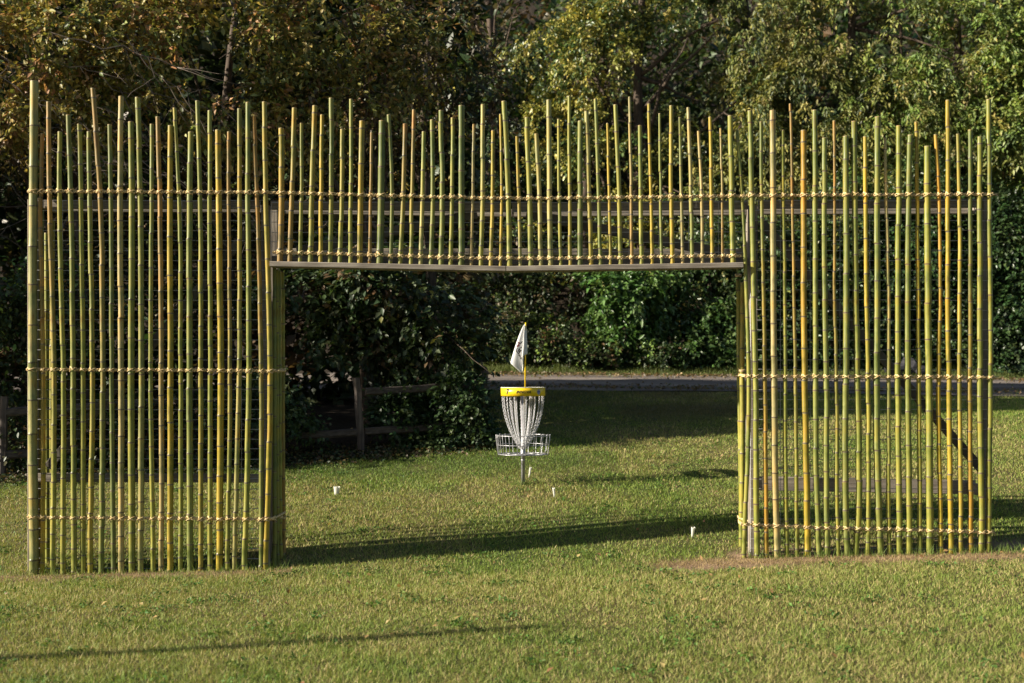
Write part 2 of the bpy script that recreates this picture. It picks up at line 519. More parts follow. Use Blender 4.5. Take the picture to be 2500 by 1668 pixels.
def lint(pts, x):
    return float(np.interp(x, [p[0] for p in pts], [p[1] for p in pts]))
ROPE_TOP = [(70, 467), (650, 470), (1150, 483), (1300, 484.5), (1760, 478.5), (2430, 474)]
ROPE_MID = [(660, 615), (1150, 630), (1330, 631), (1815, 624)]
SHELF = [(660, 638), (1235, 650), (1815, 641)]
ROPE_L2 = [(60, 902), (700, 905.5)]
ROPE_L3 = [(60, 1263), (650, 1267.5), (700, 1264)]
ROPE_R2 = [(1790, 918), (2440, 921)]
ROPE_R3 = [(1790, 1278), (1900, 1284), (2440, 1300)]

def zpx(py, y=0.0):
    return CAM_Z - (py - YH) / FPX * (CAM_D + y)
def xpx(px, y=0.0):
    return (px - 1250) / FPX * (CAM_D + y)

def spline(zs, xs):
    """smooth x(z) through the measured points (monotone z), gentle Catmull-Rom"""
    zs, xs = np.array(zs), np.array(xs)
    o = np.argsort(zs)
    zs, xs = zs[o], xs[o]
    m = np.gradient(xs, zs)
    def f(z):
        i = int(np.clip(np.searchsorted(zs, z) - 1, 0, len(zs) - 2))
        h = zs[i + 1] - zs[i]
        t = np.clip((z - zs[i]) / h, 0, 1)
        return float((2 * t**3 - 3 * t**2 + 1) * xs[i] + (t**3 - 2 * t**2 + t) * h * m[i] + (-2 * t**3 + 3 * t**2) * xs[i + 1] + (t**3 - t**2) * h * m[i + 1])
    return f

prng = random.Random(5)
def bamboo(fx, fy, z0, z1, r, ca, cb, parent, taper=0.12):
    """a bamboo culm from z0 to z1 along (fx(z), fy(z)) with ringed nodes and a hollow cut top"""
    c0, c1 = np.array(BC[ca]), np.array(BC[cb])
    rings = []
    base = (fx(z0), fy(z0), z0)
    H = z1 - z0
    pitch = prng.uniform(0.28, 0.36) * (0.84 + 6 * r)
    nodes, z = [], z0 + prng.uniform(0.03, 0.25)
    while z < z1 - 0.07:
        nodes.append(z)
        t = (z - z0) / max(H, 0.1)
        z += pitch * (0.78 + 0.34 * min(1, t * 1.6)) * prng.uniform(0.94, 1.06)
    tint = 1 + prng.uniform(-0.09, 0.09)
    segc = [prng.uniform(-1, 1) for _ in range(len(nodes) + 2)]
    segx = [prng.uniform(-1, 1) * 0.0035 for _ in range(len(nodes) + 2)]
    def colr(z, seg):
        t = (z - z0) / max(H, 0.1)
        t = min(1, max(0, t * 1.5 - 0.25))
        c = c1 * (1 - t) + c0 * t
        return c * tint * (1 + 0.12 * segc[seg]) * np.array((1 + 0.05 * segc[seg], 1, 1))
    def rad(z):
        return r + (max(1.14 * r, 0.45 * r + 0.55 * 0.0285) - r) * min(1.0, (z1 - z) / 3.6)
    dark = np.array((0.17, 0.13, 0.115)); pale = np.array((0.42, 0.38, 0.30))
    def ring(z, k, c, seg):
        rings.append((z, rad(z) * k, np.asarray(c) * np.array((0.53, 0.515, 0.41)), segx[seg]))
    ring(z0, 1.0, colr(z0, 0) * 0.9, 0)
    for i, zn in enumerate(nodes):
        za = (nodes[i - 1] if i else z0)
        ring((za + zn) / 2, 0.985, colr((za + zn) / 2, i), i)
        ring(zn - 0.016, 1.0, colr(zn, i), i)
        ring(zn - 0.0065, 1.045, pale * 0.75 + colr(zn, i) * 0.3, i)
        ring(zn - 0.004, 1.06, dark, i)
        ring(zn + 0.0045, 1.075, dark * 1.25, i)
        ring(zn + 0.0075, 1.06, colr(zn, i + 1) * 0.8 + pale * 0.12, i + 1)
        ring(zn + 0.020, 1.0, colr(zn, i + 1), i + 1)
    sg = len(nodes)
    ring((z1 + (nodes[-1] if nodes else z0)) / 2, 0.99, colr(z1, sg), sg)
    ring(z1 - 0.012, 1.0, colr(z1, sg), sg)
    ring(z1 - 0.004, 1.0, np.array((0.42, 0.33, 0.20)), sg)
    ring(z1, 0.985, np.array((0.60, 0.50, 0.32)), sg)
    ring(z1 - 0.001, 0.76, np.array((0.55, 0.45, 0.28)), sg)
    ring(z1 - 0.05, 0.72, np.array((0.18, 0.13, 0.07)), sg)
    n = 10
    V, C, F = [], [], []
    for (z, rr, c, dx) in rings:
        cx, cy = fx(z) + dx - base[0], fy(z) - base[1]
        for k in range(n):
            a = 2 * math.pi * k / n
            V.append((cx + rr * math.cos(a), cy + rr * math.sin(a), z - z0))
            C.append(c)
    for i in range(len(rings) - 1):
        for k in range(n):
            q = (k + 1) % n
            F.append((i * n + k, i * n + q, (i + 1) * n + q, (i + 1) * n + k))
    o = link('bamboo_pole', np_mesh('bamboo_pole', V, F, np.clip(C, 0, 0.9), True), M['bamboo'], parent)
    o.location = base
    return o

POLES = []      # (fx, y, r, z0, z1) for the twine
def add_pole(ctrl, wpx, cols, foot=None, depth=0.0, y=None):
    r = wpx / 2 / 240.0
    yy = (0.0 + prng.uniform(-0.008, 0.008)) if y is None else y
    zs = [zpx(py, yy) for _, py in ctrl]
    xs = [xpx(px, yy) for px, _ in ctrl]
    z1 = max(zs)
    f = spline(zs, xs)
    z0 = min(zs)
    if foot is None:
        xb = f(z0)
        z0 = gz(xb, yy) - 0.06
    bamboo(f, lambda z, q=yy: q, z0, z1, r, cols[0], cols[1], screen)
    p = (f, yy, r, z0, z1)
    POLES.append(p)
    return p

PL, PM, PR = [], [], []
for tx, ty, w, x1, x2, xf, cc in left:
    c = [LT(tx, ty), LT(x1, 865), LB(x2, 65), LB(xf, 1425)]
    PL.append(add_pole(c, w / 3.0157, cc))
for T, lst in ((MT, mid), (MT2, mid2)):
    for tx, ty, w, x1, xb, cc in lst:
        bx_ = T(xb, 0)[0]
        c = [T(tx, ty), T(x1, 905), (bx_, lint(SHELF, bx_))]
        PM.append(add_pole(c, w / 3.267, cc, foot='shelf'))
for tx, ty, w, x1, xm, x2, x3, xf, cc in right:
    c = [RT_(tx, ty), RT_(x1, 800), RT_(xm, 1560), RB(x2, 110), RB(x3, 1180), RB(xf, 1360)]
    PR.append(add_pole(c, w / 2.904, cc))
# poles of the two returns that line the doorway
RETL = []
for yy, top, cc, w in ((0.14, 655, 'gd', 9), (0.29, 660, 'lg', 8), (0.42, 652, 'gl', 9), (0.58, 648, 'lo', 9)):
    X = -2.435
    f = (lambda z, X=X + prng.uniform(-0.012, 0.012), t=prng.uniform(-0.006, 0.006): X + t * z)
    z0 = gz(X, yy) - 0.05; z1 = 3.0
    bamboo(f, lambda z, q=yy: q, z0, z1, w / 480, cc[0], cc[1], screen)
    RETL.append((f, yy, w / 480, z0, z1))
for yy, cc, w, zt in ((0.20, 'lo', 11, 3.45), (0.33, 'gl', 10, 3.62), (0.46, 'll', 11, 3.40), (0.60, 'yl', 12, 3.55)):  # left end return, added to shade the braces and frame behind
    f = (lambda z, X=-4.90 + prng.uniform(-0.012, 0.012), t=prng.uniform(-0.006, 0.006): X + t * z)
    bamboo(f, lambda z, q=yy: q, gz(-4.9, yy) - 0.05, zt, w / 480, cc[0], cc[1], screen)
RETR = []
for yy, cc, w, xt, xb, zt in ((0.66, 'll', 11.5, 2.425, 2.455, 2.92), (0.47, 'yl', 13, 2.44, 2.42, 2.88)):
    f = (lambda z, a=xb, b=xt: a + (b - a) * min(1, max(0, z / 2.9)) + 0.006 * math.sin(2.2 * z))
    z0 = gz(2.43, yy) - 0.05
    bamboo(f, lambda z, q=yy: q, z0, zt, w / 480, cc[0], cc[1], screen)
    RETR.append((f, yy, w / 480, z0, zt))

# twine: two double-ply strands that pass before and behind each pole and twist in the gaps
def twine(poles, row, ends=(0.06, 0.06), wob=0.0, extra=None):
    ps = []
    for f, yy, r, z0, z1 in poles:
        px = 1250 + f((z0 + z1) / 2) * FPX / (CAM_D + yy)
        z = zpx(lint(row, px), 0)
        x = f(z)
        if z < z1 - 0.02:
            ps.append((x, yy, r, z))
    ps.sort()
    rg = random.Random(len(ps) * 7 + int(row[0][1]))
    pts = [[], []]
    rt = 0.0075
    x_first, x_last = ps[0], ps[-1]
    knots = [(x_first[0] - x_first[2] - ends[0], x_first[1], 0.004, x_first[3])] + ps + [(x_last[0] + x_last[2] + ends[1], x_last[1], 0.004, x_last[3])]
    for s in range(2):
        out = []
        for i, (x, yy, r, z) in enumerate(knots):
            sgn = -1 if (i + s) % 2 == 0 else 1
            sgn = -1 if s == 0 else 1
            off = (r + rt * 0.9) * sgn
            dz = rg.uniform(-0.011, 0.011)
            tilt = 0.016 + rg.uniform(-0.006, 0.008)
            if 0 < i < len(knots) - 1:
                for q in (-1, -0.5, 0, 0.5, 1):
                    bulge = math.cos(q * math.pi / 2 * 0.8)
                    out.append((x + q * r * 0.95, yy + off * bulge, z + dz + q * tilt * (-1 if s == 0 else 1)))
            else:
                out.append((x, yy, z + (0.008 if s else -0.008)))
            if i < len(knots) - 1:
                xn, yn, rn, zn = knots[i + 1]
                a, b = x + r * 1.1, xn - rn * 1.1
                if b - a > 0.02:
                    nt = 5
                    for q in range(nt):
                        t = (q + 0.5) / nt
                        an = math.pi * 2 * t * 1.0 + (0 if s == 0 else math.pi) - math.pi / 2
                        rr = 0.0095
                        out.append((a + (b - a) * t, (yy + (yn - yy) * t) + rr * math.sin(an), z + (zn - z) * t + rr * math.cos(an)))
        pts[s] = out
    mb = MB()
    for s in range(2):
        P = pts[s]
        acc = 0.0
        plies = ([], [])
        for i, p in enumerate(P):
            if i:
                acc += (Vector(p) - Vector(P[i - 1])).length
            an = acc * 55
            for k in range(2):
                a2 = an + k * math.pi
                plies[k].append((p[0], p[1] + 0.004 * math.cos(a2), p[2] + 0.0056 * math.sin(a2)))
        for k in range(2):
            mb.tube(plies[k], 0.0052, 5)
    # second diagonal lashing over each pole
    for (x, yy, r, z) in ps:
        t0 = rg.uniform(0.7, 1.2)
        loop = []
        for q in range(13):
            an = 2 * math.pi * q / 12
            loop.append((x + (r + 0.010) * math.cos(an), yy + (r + 0.012) * math.sin(an), z + 0.019 * t0 * math.cos(an) + rg.uniform(-0.003, 0.003)))
        mb.tube(loop[:-1], 0.0042, 5, closed=True)
        for _ in range(2):      # stray fibres
            if rg.random() < 0.6:
                p0 = Vector((x + rg.uniform(-r, r), yy - r - 0.012, z))
                d = Vector((rg.uniform(-1, 1), -0.3, rg.uniform(-1, 0.6))) * 0.03
                mb.tube([p0, p0 + d * 0.6, p0 + d + Vector((0, 0, -0.006))], [0.0016, 0.0012, 0.0006], 3)
    # loose end
    e = Vector(knots[-1][:2] + (knots[-1][3],))
    for _ in range(6):
        d = Vector((rg.uniform(0.3, 1), rg.uniform(-0.4, 0.4), rg.uniform(-0.7, 0.6))) * 0.05
        mb.tube([e, e + d * 0.5, e + d], [0.003, 0.0025, 0.001], 3)
    mb.build('twine', M['twine'], screen, True)

twine(PL + PM + PR, ROPE_TOP, (0.02, 0.03))
twine(PM, ROPE_MID, (0.05, 0.06))
twine(PL, ROPE_L2, (0.02, 0.04))
twine(PL, ROPE_L3, (0.02, 0.04))
twine(PR, ROPE_R2, (0.03, 0.03))
twine(PR, ROPE_R3, (0.03, 0.02))
# twine around the return poles
def wrap(pa, z, turns=2.5, rr=0.0065):
    f, yy, r, _, _ = pa
    mb = MB()
    P = []
    n = int(turns * 12)
    for q in range(n + 1):
        an = 2 * math.pi * q / 12
        P.append((f(z) + (r + rr) * math.cos(an), yy + (r + rr) * math.sin(an), z + 0.011 * q / 12 + 0.006 * math.sin(an)))
    mb.tube(P, rr, 5)
    mb.build('twine', M['twine'], screen, True)
for pa, zz in ((RETR[0], zpx(675, 0.6)), (RETR[0], zpx(920, 0.6)), (RETR[1], zpx(907, 0.5)), (RETR[1], zpx(918, 0.5)), (RETR[0], zpx(1275, 0.6)), (RETR[1], zpx(1277, 0.5)),
               (RETL[3], zpx(905, 0.6)), (RETL[2], zpx(905, 0.4)), (RETL[3], zpx(1266, 0.6)), (RETL[2], zpx(1266, 0.4))):
    wrap(pa, zz)
def sidetwine(ret, X, py, sgn):
    """twine that runs back along a return"""
    mb = MB()
    ends = [(X + 0.02 * sgn, -0.02, zpx(py))] + [(f(1.0) - sgn * (r + 0.008), yy, zpx(py) + 0.004) for f, yy, r, _, _ in sorted(ret, key=lambda p: p[1])]
    for k in range(2):
        P = []
        for i in range(len(ends) - 1):
            a, b_ = Vector(ends[i]), Vector(ends[i + 1])
            for q in range(6):
                t = q / 6
                an = 2 * math.pi * t + k * math.pi
                P.append(a.lerp(b_, t) + Vector((0.007 * math.cos(an), 0, 0.008 * math.sin(an))))
        P.append(Vector(ends[-1]))
        mb.tube(P, 0.0065, 5)
    mb.build('twine', M['twine'], screen, True)
sidetwine(RETR, 2.47, 918, 1); sidetwine(RETR, 2.47, 1279, 1)
sidetwine(RETL, -2.47, 905, -1); sidetwine(RETL, -2.47, 1266, -1)

# timber frame: front posts and rails, rear frame, braces, shelf
def timber(name, a, b, w, h, up=(0, 0, 1), upright=False, bev=0.006, mt=None):
    mb = MB()
    a, b = Vector(a), Vector(b)
    mb.beam((0, 0, 0), b - a, w, h, bev, up)
    o = mb.build(name, M[mt or ('timber_z' if upright else 'timber_x')], screen)
    o.location = a
    return o
for X, yy, zt in ((-4.925, 0.135, 3.70), (-2.53, 0.135, 3.64), (2.475, 0.135, 3.64), (4.87, 0.135, 3.72),
                  (-2.55, 0.70, 3.70), (2.56, 0.70, 3.70)):
    timber('post', (X, yy, gz(X, yy) - 0.1), (X, yy, zt), 0.085, 0.085, upright=True)
# shelf in two boards with the joint in the middle
for (pa, pb) in ((661, 1234.2), (1236, 1812)):
    za = zpx(lint(SHELF, pa)) - 0.031; zb = zpx(lint(SHELF, pb)) - 0.031
    timber('shelf_board', (xpx(pa), 0.035, za), (xpx(pb), 0.035, zb), 0.19, 0.054)
# front rails
timber('rail', (-4.80, 0.115, zpx(499, 0.1)), (-2.585, 0.115, zpx(500, 0.1)), 0.04, 0.09)
timber('rail', (-2.475, 0.115, zpx(501, 0.1)), (-0.02, 0.115, zpx(506, 0.1)), 0.04, 0.09)
timber('rail', (0.0, 0.115, zpx(506, 0.1)), (2.42, 0.115, zpx(500, 0.1)), 0.04, 0.09)
timber('rail', (2.53, 0.115, zpx(499, 0.1)), (4.82, 0.115, zpx(496, 0.1)), 0.04, 0.09)
timber('rail', (-2.475, 0.155, zpx(634, 0.1)), (2.42, 0.155, zpx(637, 0.1)), 0.04, 0.085)
# rear rails
timber('rail', (-4.86, 0.70, zpx(509, 0.7)), (-2.60, 0.70, zpx(511, 0.7)), 0.045, 0.075)
timber('rail', (-2.50, 0.70, zpx(513, 0.7)), (0.0, 0.70, zpx(521, 0.7)), 0.045, 0.085)
timber('rail', (0.02, 0.70, zpx(521, 0.7)), (2.51, 0.70, zpx(516, 0.7)), 0.045, 0.085)
timber('rail', (2.61, 0.70, zpx(515, 0.7)), (4.97, 0.70, zpx(513, 0.7)), 0.045, 0.085)
timber('rail', (-2.50, 0.70, zpx(615, 0.7)), (2.51, 0.70, zpx(616, 0.7)), 0.045, 0.07)
timber('rail', (-4.86, 0.115, zpx(1166, 0.1)), (-2.58, 0.115, zpx(1168, 0.1)), 0.045, 0.09)
for X in (-4.89, 4.90):
    timber('cross_rail', (X, 0.185, zpx(511, 0.7)), (X, 0.67, zpx(511, 0.7)), 0.04, 0.085)
    if X > 0:
        timber('cross_rail', (X, 0.185, zpx(1190, 0.7)), (X, 0.67, zpx(1190, 0.7)), 0.04, 0.12)
timber('rail', (2.61, 0.70, zpx(1180, 0.7)), (4.97, 0.70, zpx(1190, 0.7)), 0.045, 0.15)
# braces on the rear frame
def brace(p, q, yy, w=0.10):
    a, b_ = world(*p, yy), world(*q, yy)
    timber('brace', a, b_, 0.035, w, up=(0, 0, 1), mt='brace')
brace((1165, 522), (725, 614), 0.165)
brace((1285, 522), (1765, 618), 0.165)
brace((1856, 540), (2400, 1150), 0.12, 0.09)
brace((610, 560), (118, 1140), 0.12, 0.09)
# wire mesh behind the poles
def wiremesh(x0, x1, zlo, zhi, step=0.1016, y=0.062):
    mb = MB()
    z = zhi
    while z > zlo:
        n = 8
        mb.tube([(x0 + (x1 - x0) * i / n, y + 0.004 * math.sin(i * 2.1 + z * 9), z + 0.004 * math.sin(i * 1.3 + z * 20)) for i in range(n + 1)], 0.0034, 4)
        z -= step
    x = x0
    while x < x1 + 0.01:
        mb.tube([(x, y + 0.006, zlo), (x, y + 0.006, zhi)], 0.0022, 4)
        x += 0.3048
    tag(mb.build('wire_mesh', M['wire'], screen), kind='stuff')
wiremesh(-4.90, -2.50, gz(-3.7, 0) + 0.02, zpx(488))
wiremesh(2.44, 4.90, gz(3.7, 0) + 0.02, zpx(488))
wiremesh(-2.46, 2.40, 3.12, zpx(492))

# ------------------------------------------------------------------ disc golf basket
BP = Vector((xpx(1277, 3.54), 3.54, 0)); BP.z = gz(BP.x, BP.y) - 0.03
basket = empty('disc_golf_basket', BP)
tag(basket, 'disc golf target with yellow number 7 band, hanging steel chains and wire basket', 'disc golf basket')
mb = MB()
mb.lathe([(0.0, -0.1), (0.0255, -0.1), (0.0255, 0.40), (0.031, 0.405), (0.031, 0.45), (0.0255, 0.455), (0.0255, 1.255), (0.0, 1.255)], 16)
mb.lathe([(0.0262, 0.335), (0.028, 0.338), (0.028, 0.350), (0.0262, 0.353)], 16)
mb.build('pole', M['steel'], basket, True)
# band
BR = 0.29
mb = MB()
mb.lathe([(BR, 1.182), (BR, 1.290), (BR - 0.006, 1.290), (BR - 0.006, 1.182)], 64, closed=True)
band = mb.build('band', M['yellow'], basket)
for p in band.data.polygons:
    p.use_smooth = abs(p.normal.z) < 0.5
mb = MB()
mb.lathe([(BR + 0.002, 1.2905), (BR + 0.002, 1.296), (BR - 0.012, 1.296), (BR - 0.012, 1.2905)], 64, closed=True)
mb.build('rim', M['white_rim'], band)
def band_text(txt, size, ang, zc, shear=0.0, material='ink', bold=0.0, widen=1.0):
    cu = bpy.data.curves.new('lettering', 'FONT')
    cu.body = txt
    cu.size = size
    cu.align_x, cu.align_y = 'CENTER', 'CENTER'
    cu.shear = shear
    cu.offset = bold
    cu.resolution_u = 2
    ob = bpy.data.objects.new('lettering', cu)
    COL.objects.link(ob)
    bpy.context.view_layer.update()
    me = bpy.data.meshes.new_from_object(ob)
    bpy.data.objects.remove(ob)
    for v in me.vertices:
        th = ang + v.co.x * widen / BR
        z = zc + v.co.y
        rr = BR + 0.0035
        v.co = (rr * math.sin(th), -rr * math.cos(th), z)
    me.materials.clear()
    link('lettering', me, M[material], band)
band_text('7', 0.088, math.radians(-44.5), 1.237, 0.10, bold=0.005)
for an in (0.5, -103, 103):
    band_text('INNOVA', 0.050, math.radians(an), 1.234, 0.32, bold=0.0016, widen=0.98)
mb = MB()
def band_quad(an, pts, rr):
    return [(rr * math.sin(an + x / BR), -rr * math.cos(an + x / BR), 1.236 + z) for x, z in pts]
an = math.radians(43.5)
mb.add(band_quad(an, [(0, -0.042), (0.030, -0.014), (0.030, 0.012), (0, 0.042), (-0.030, 0.012), (-0.030, -0.014)], BR + 0.0018), [(0, 1, 2, 3, 4, 5)])
mb.build('badge', M['badge'], band)
mb = MB()
mb.add(band_quad(an, [(-0.022, -0.006), (0.022, -0.006), (0.022, 0.010), (-0.022, 0.010)], BR + 0.003), [(0, 1, 2, 3)])
mb.build('badge_bar', M['badge_blue'], band)
# chain support: ring and spokes under the band
mb = MB()
ringpts = lambda r, z, n=40: [(r * math.cos(2 * math.pi * k / n), r * math.sin(2 * math.pi * k / n), z) for k in range(n)]
mb.tube(ringpts(0.272, 1.192), 0.005, 6, closed=True)
mb.tube(ringpts(0.15, 1.215), 0.004, 6, closed=True)
for k in range(6):
    a = 2 * math.pi * (k + 0.5) / 6
    mb.tube([(0.02 * math.cos(a), 0.02 * math.sin(a), 1.235), (0.28 * math.cos(a), 0.28 * math.sin(a), 1.20)], 0.005, 6)
mb.build('chain_support', M['steel'], basket, True)
# chains: links along a hanging curve
def chain_mesh(r0, z0, r1, z1, bulge, wire=0.0030, L=0.030):
    mb = MB()
    N_ = 200
    P = []
    for i in range(N_ + 1):
        t = i / N_
        z = z0 + (z1 - z0) * t
        r = r0 + (r1 - r0) * (t ** bulge)
        P.append(Vector((r, 0, z)))
    d = [0]
    for i in range(N_):
        d.append(d[-1] + (P[i + 1] - P[i]).length)
    n = int(d[-1] / (L * 0.72))
    for k in range(n):
        s0 = (k + 0.5) * d[-1] / n
        i = int(np.clip(np.searchsorted(d, s0), 1, N_))
        p = P[i]
        t = (P[i] - P[i - 1]).normalized()
        e = Vector((0, 1, 0)) if k % 2 == 0 else t.cross(Vector((0, 1, 0)))
        e = (e + (t.cross(e)) * 0.35).normalized()
        loop = []
        for q in range(8):
            a = 2 * math.pi * q / 8
            loop.append(p + t * (L / 2 * math.cos(a)) + e * (L * 0.33 * math.sin(a)))
        mb.tube(loop, wire, 4, closed=True)
    return mb.mesh('chain', True)
cm_out = chain_mesh(0.268, 1.19, 0.045, 0.50, 2.1)
cm_in = chain_mesh(0.150, 1.212, 0.040, 0.51, 2.3)
M['chain'] = mat('bright_chain_zinc', 0.4, (0.62, 0.62, 0.64), 0.35)[0]
cm_out.materials.append(M['chain']); cm_in.materials.append(M['chain'])
for k in range(12):
    o = link('chain', cm_out, None, basket); o.rotation_euler = (0, 0, 2 * math.pi * (k + 0.3) / 12 + random.uniform(-0.07, 0.07))
for k in range(8):
    o = link('chain', cm_in, None, basket); o.rotation_euler = (0, 0, 2 * math.pi * (k + 0.1) / 8 + random.uniform(-0.08, 0.08))
# cage
cage = MB()
for r, z, w in ((0.353, 0.667, 0.0055), (0.340, 0.546, 0.0045), (0.325, 0.424, 0.0055), (0.17, 0.424, 0.004)):
    cage.tube(ringpts(r, z, 48), w, 6, closed=True)
cage = cage.build('basket_rings', M['steel'], basket, True)
bar = MB()
bar.tube([(0.352, 0, 0.678), (0.357, 0, 0.672), (0.345, 0, 0.56), (0.329, 0, 0.43), (0.320, 0, 0.418), (0.030, 0, 0.421)], 0.0042, 6)
bm_ = bar.mesh('basket_bar', True)
bm_.materials.append(M['steel'])
for k in range(20):
    o = link('basket_bar', bm_, None, basket)
    o.rotation_euler = (0, 0, 2 * math.pi * k / 20 + 0.09)

# flag on its rod
flag = empty('golf_flag', BP + Vector((0.03, 0, 1.25)))
tag(flag, 'white flag with a small dark emblem drooping from a thin yellow rod', 'flag')
U = 1 / 10.45 / 187.0
def fp(x, y, dy):
    return Vector(((x - 603) * U, dy, 2.13 - 1.25 + (80 - y) * U))
mb = MB()
mb.tube([(-0.004, 0, 0.0), (0.0, 0, 0.4), (0.004, 0, 0.89)], 0.0085, 10)
mb.build('rod', M['yellow'], flag, True)
cols_ = [((624, 100), (655, 866), 0.0, 6), ((606, 95), (628, 872), -0.030, 2), ((598, 95), (600, 882), -0.040, 0), ((592, 98), (556, 915), -0.052, -4), ((588, 100), (512, 955), -0.058, -6),
         ((587, 102), (518, 1010), -0.040, -5), ((586, 104), (545, 1120), -0.012, -4), ((584, 106), (535, 1330), 0.004, -2), ((582, 108), (510, 1362), 0.010, 0), ((578, 112), (440, 1300), -0.006, -6), ((572, 118), (345, 1205), -0.022, -12), ((566, 124), (270, 1145), -0.020, -18), ((558, 132), (218, 1092), 0.0, -26)]
NV = 18
V, F = [], []
for (t, bt, dy, bulge) in cols_:
    for j in range(NV + 1):
        v = j / NV
        x = t[0] + (bt[0] - t[0]) * v + bulge * math.sin(math.pi * v ** 0.7)
        y = t[1] + (bt[1] - t[1]) * v
        V.append(fp(x, y, dy * (v ** 0.6) + 0.004 * math.sin(v * 7 + x * 0.02)))
for i in range(len(cols_) - 1):
    for j in range(NV):
        a = i * (NV + 1) + j
        F.append((a, a + 1, a + NV + 2, a + NV + 1))
me = bpy.data.meshes.new('cloth')
me.from_pydata([tuple(p) for p in V], [], F)
me.polygons.foreach_set('use_smooth', np.ones(len(F), bool))
cloth = link('cloth', me, M['cloth'], flag)
md = cloth.modifiers.new('sub', 'SUBSURF'); md.levels = md.render_levels = 1
md = cloth.modifiers.new('thick', 'SOLIDIFY'); md.thickness = 0.0012
bvh = BVHTree.FromPolygons([tuple(p) for p in V], F)
def on_cloth(x, y):
    p = fp(x, y, -1)
    h = bvh.ray_cast(p, Vector((0, 1, 0)))
    return (h[0] if h[0] is not None else fp(x, y, -0.02)) + Vector((0, -0.0045, 0))
def strokes(lines, w, material, name):
    mb = MB()
    for ln in lines:
        P = []
        for i in range(len(ln) - 1):
            for q in range(5):
                t = q / 5
                P.append((ln[i][0] + (ln[i + 1][0] - ln[i][0]) * t, ln[i][1] + (ln[i + 1][1] - ln[i][1]) * t))
        P.append(ln[-1])
        for i in range(len(P) - 1):
            dx, dy = P[i + 1][0] - P[i][0], P[i + 1][1] - P[i][1]
            l = math.hypot(dx, dy) or 1
            ox, oy = -dy / l * w / 2, dx / l * w / 2
            q4 = [on_cloth(P[i][0] + ox, P[i][1] + oy), on_cloth(P[i + 1][0] + ox, P[i + 1][1] + oy), on_cloth(P[i + 1][0] - ox, P[i + 1][1] - oy), on_cloth(P[i][0] - ox, P[i][1] - oy)]
            mb.add(q4, [(0, 1, 2, 3)])
    tag(mb.build(name, M[material], cloth), kind='stuff')
strokes([[(405, 590), (440, 560), (455, 600), (400, 650), (385, 680), (440, 640), (455, 660)]], 26, 'maroon', 'emblem')
strokes([[(530, 545), (470, 610)], [(405, 700), (362, 785), (440, 862)], [(425, 790), (445, 730), (480, 770), (455, 800), (430, 790)], [(470, 720), (520, 680)],
         [(440, 850), (500, 760)], [(430, 900), (455, 880), (460, 920)], [(465, 930), (490, 910)], [(475, 965), (500, 950), (495, 990), (478, 985)]], 21, 'ink', 'emblem')

# ------------------------------------------------------------------ small white markers stuck in the lawn
def marker(px, py, h, wt, wb, lean, flat, label):
    p = at_px(px, py)
    o = empty('ground_marker', p)
    tag(o, label, 'marker', 'white markers stuck in the lawn')
    mb = MB()
    n = 14
    prof = []
    for j, t in enumerate((0.0, 0.25, 0.6, 0.9, 1.0)):
        for k in range(n):
            a = 2 * math.pi * k / n
            rr = wb / 2 + (wt - wb) / 2 * t
            z = h * t * (1 if j < 4 else 1 + 0.08 * ((k % 3) - 1))
            prof.append((rr * math.cos(a) + lean * t, rr * math.sin(a) * flat, z))
    f = [(j * n + k, j * n + (k + 1) % n, (j + 1) * n + (k + 1) % n, (j + 1) * n + k) for j in range(4) for k in range(n)]
    mb.add(prof, f)
    s = mb.build('flare', M['marker'], o, True)
    md = s.modifiers.new('thick', 'SOLIDIFY'); md.thickness = 0.002
    mb = MB()
    mb.tube([(0, 0, -0.06), (0, 0, h * 0.3)], wb * 0.32, 6)
    mb.build('stake', M['marker'], o)
marker(821, 1209, 0.105, 0.085, 0.045, 0.008, 0.6, 'wide white cup-like marker alone at the left of the lawn')
marker(1292, 1166, 0.13, 0.030, 0.020, 0.018, 0.6, 'slim white marker leaning just behind and right of the basket pole')
marker(1354, 1215, 0.115, 0.034, 0.018, -0.012, 0.6, 'slim white marker in front and right of the basket pole')
marker(1690, 1314, 0.115, 0.046, 0.018, 0.012, 0.6, 'white flared marker nearest the right side of the doorway')

# ------------------------------------------------------------------ grass
def tri_blades(name, X, Y, H, Wd, C, lean=0.5, label=None):
    n = len(X)
    Z = ground(X, Y) - 0.004
    an = RNG.uniform(0, 2 * math.pi, n)
    la = RNG.uniform(0, 2 * math.pi, n)
    ll = np.abs(RNG.normal(0, lean, n)) * H
    dx, dy = np.cos(an) * Wd / 2, np.sin(an) * Wd / 2
    V = np.empty((n, 3, 3), np.float32)
    V[:, 0] = np.stack([X - dx, Y - dy, Z], 1)
    V[:, 1] = np.stack([X + dx, Y + dy, Z], 1)
    V[:, 2] = np.stack([X + np.cos(la) * ll, Y + np.sin(la) * ll, Z + H * RNG.uniform(0.75, 1.0, n)], 1)
    Cc = np.repeat(C[:, None, :], 3, 1)
    F = np.arange(n * 3).reshape(n, 3)
    return link(name, np_mesh(name, V.reshape(-1, 3), F, Cc.reshape(-1, 3)), M['grass'])

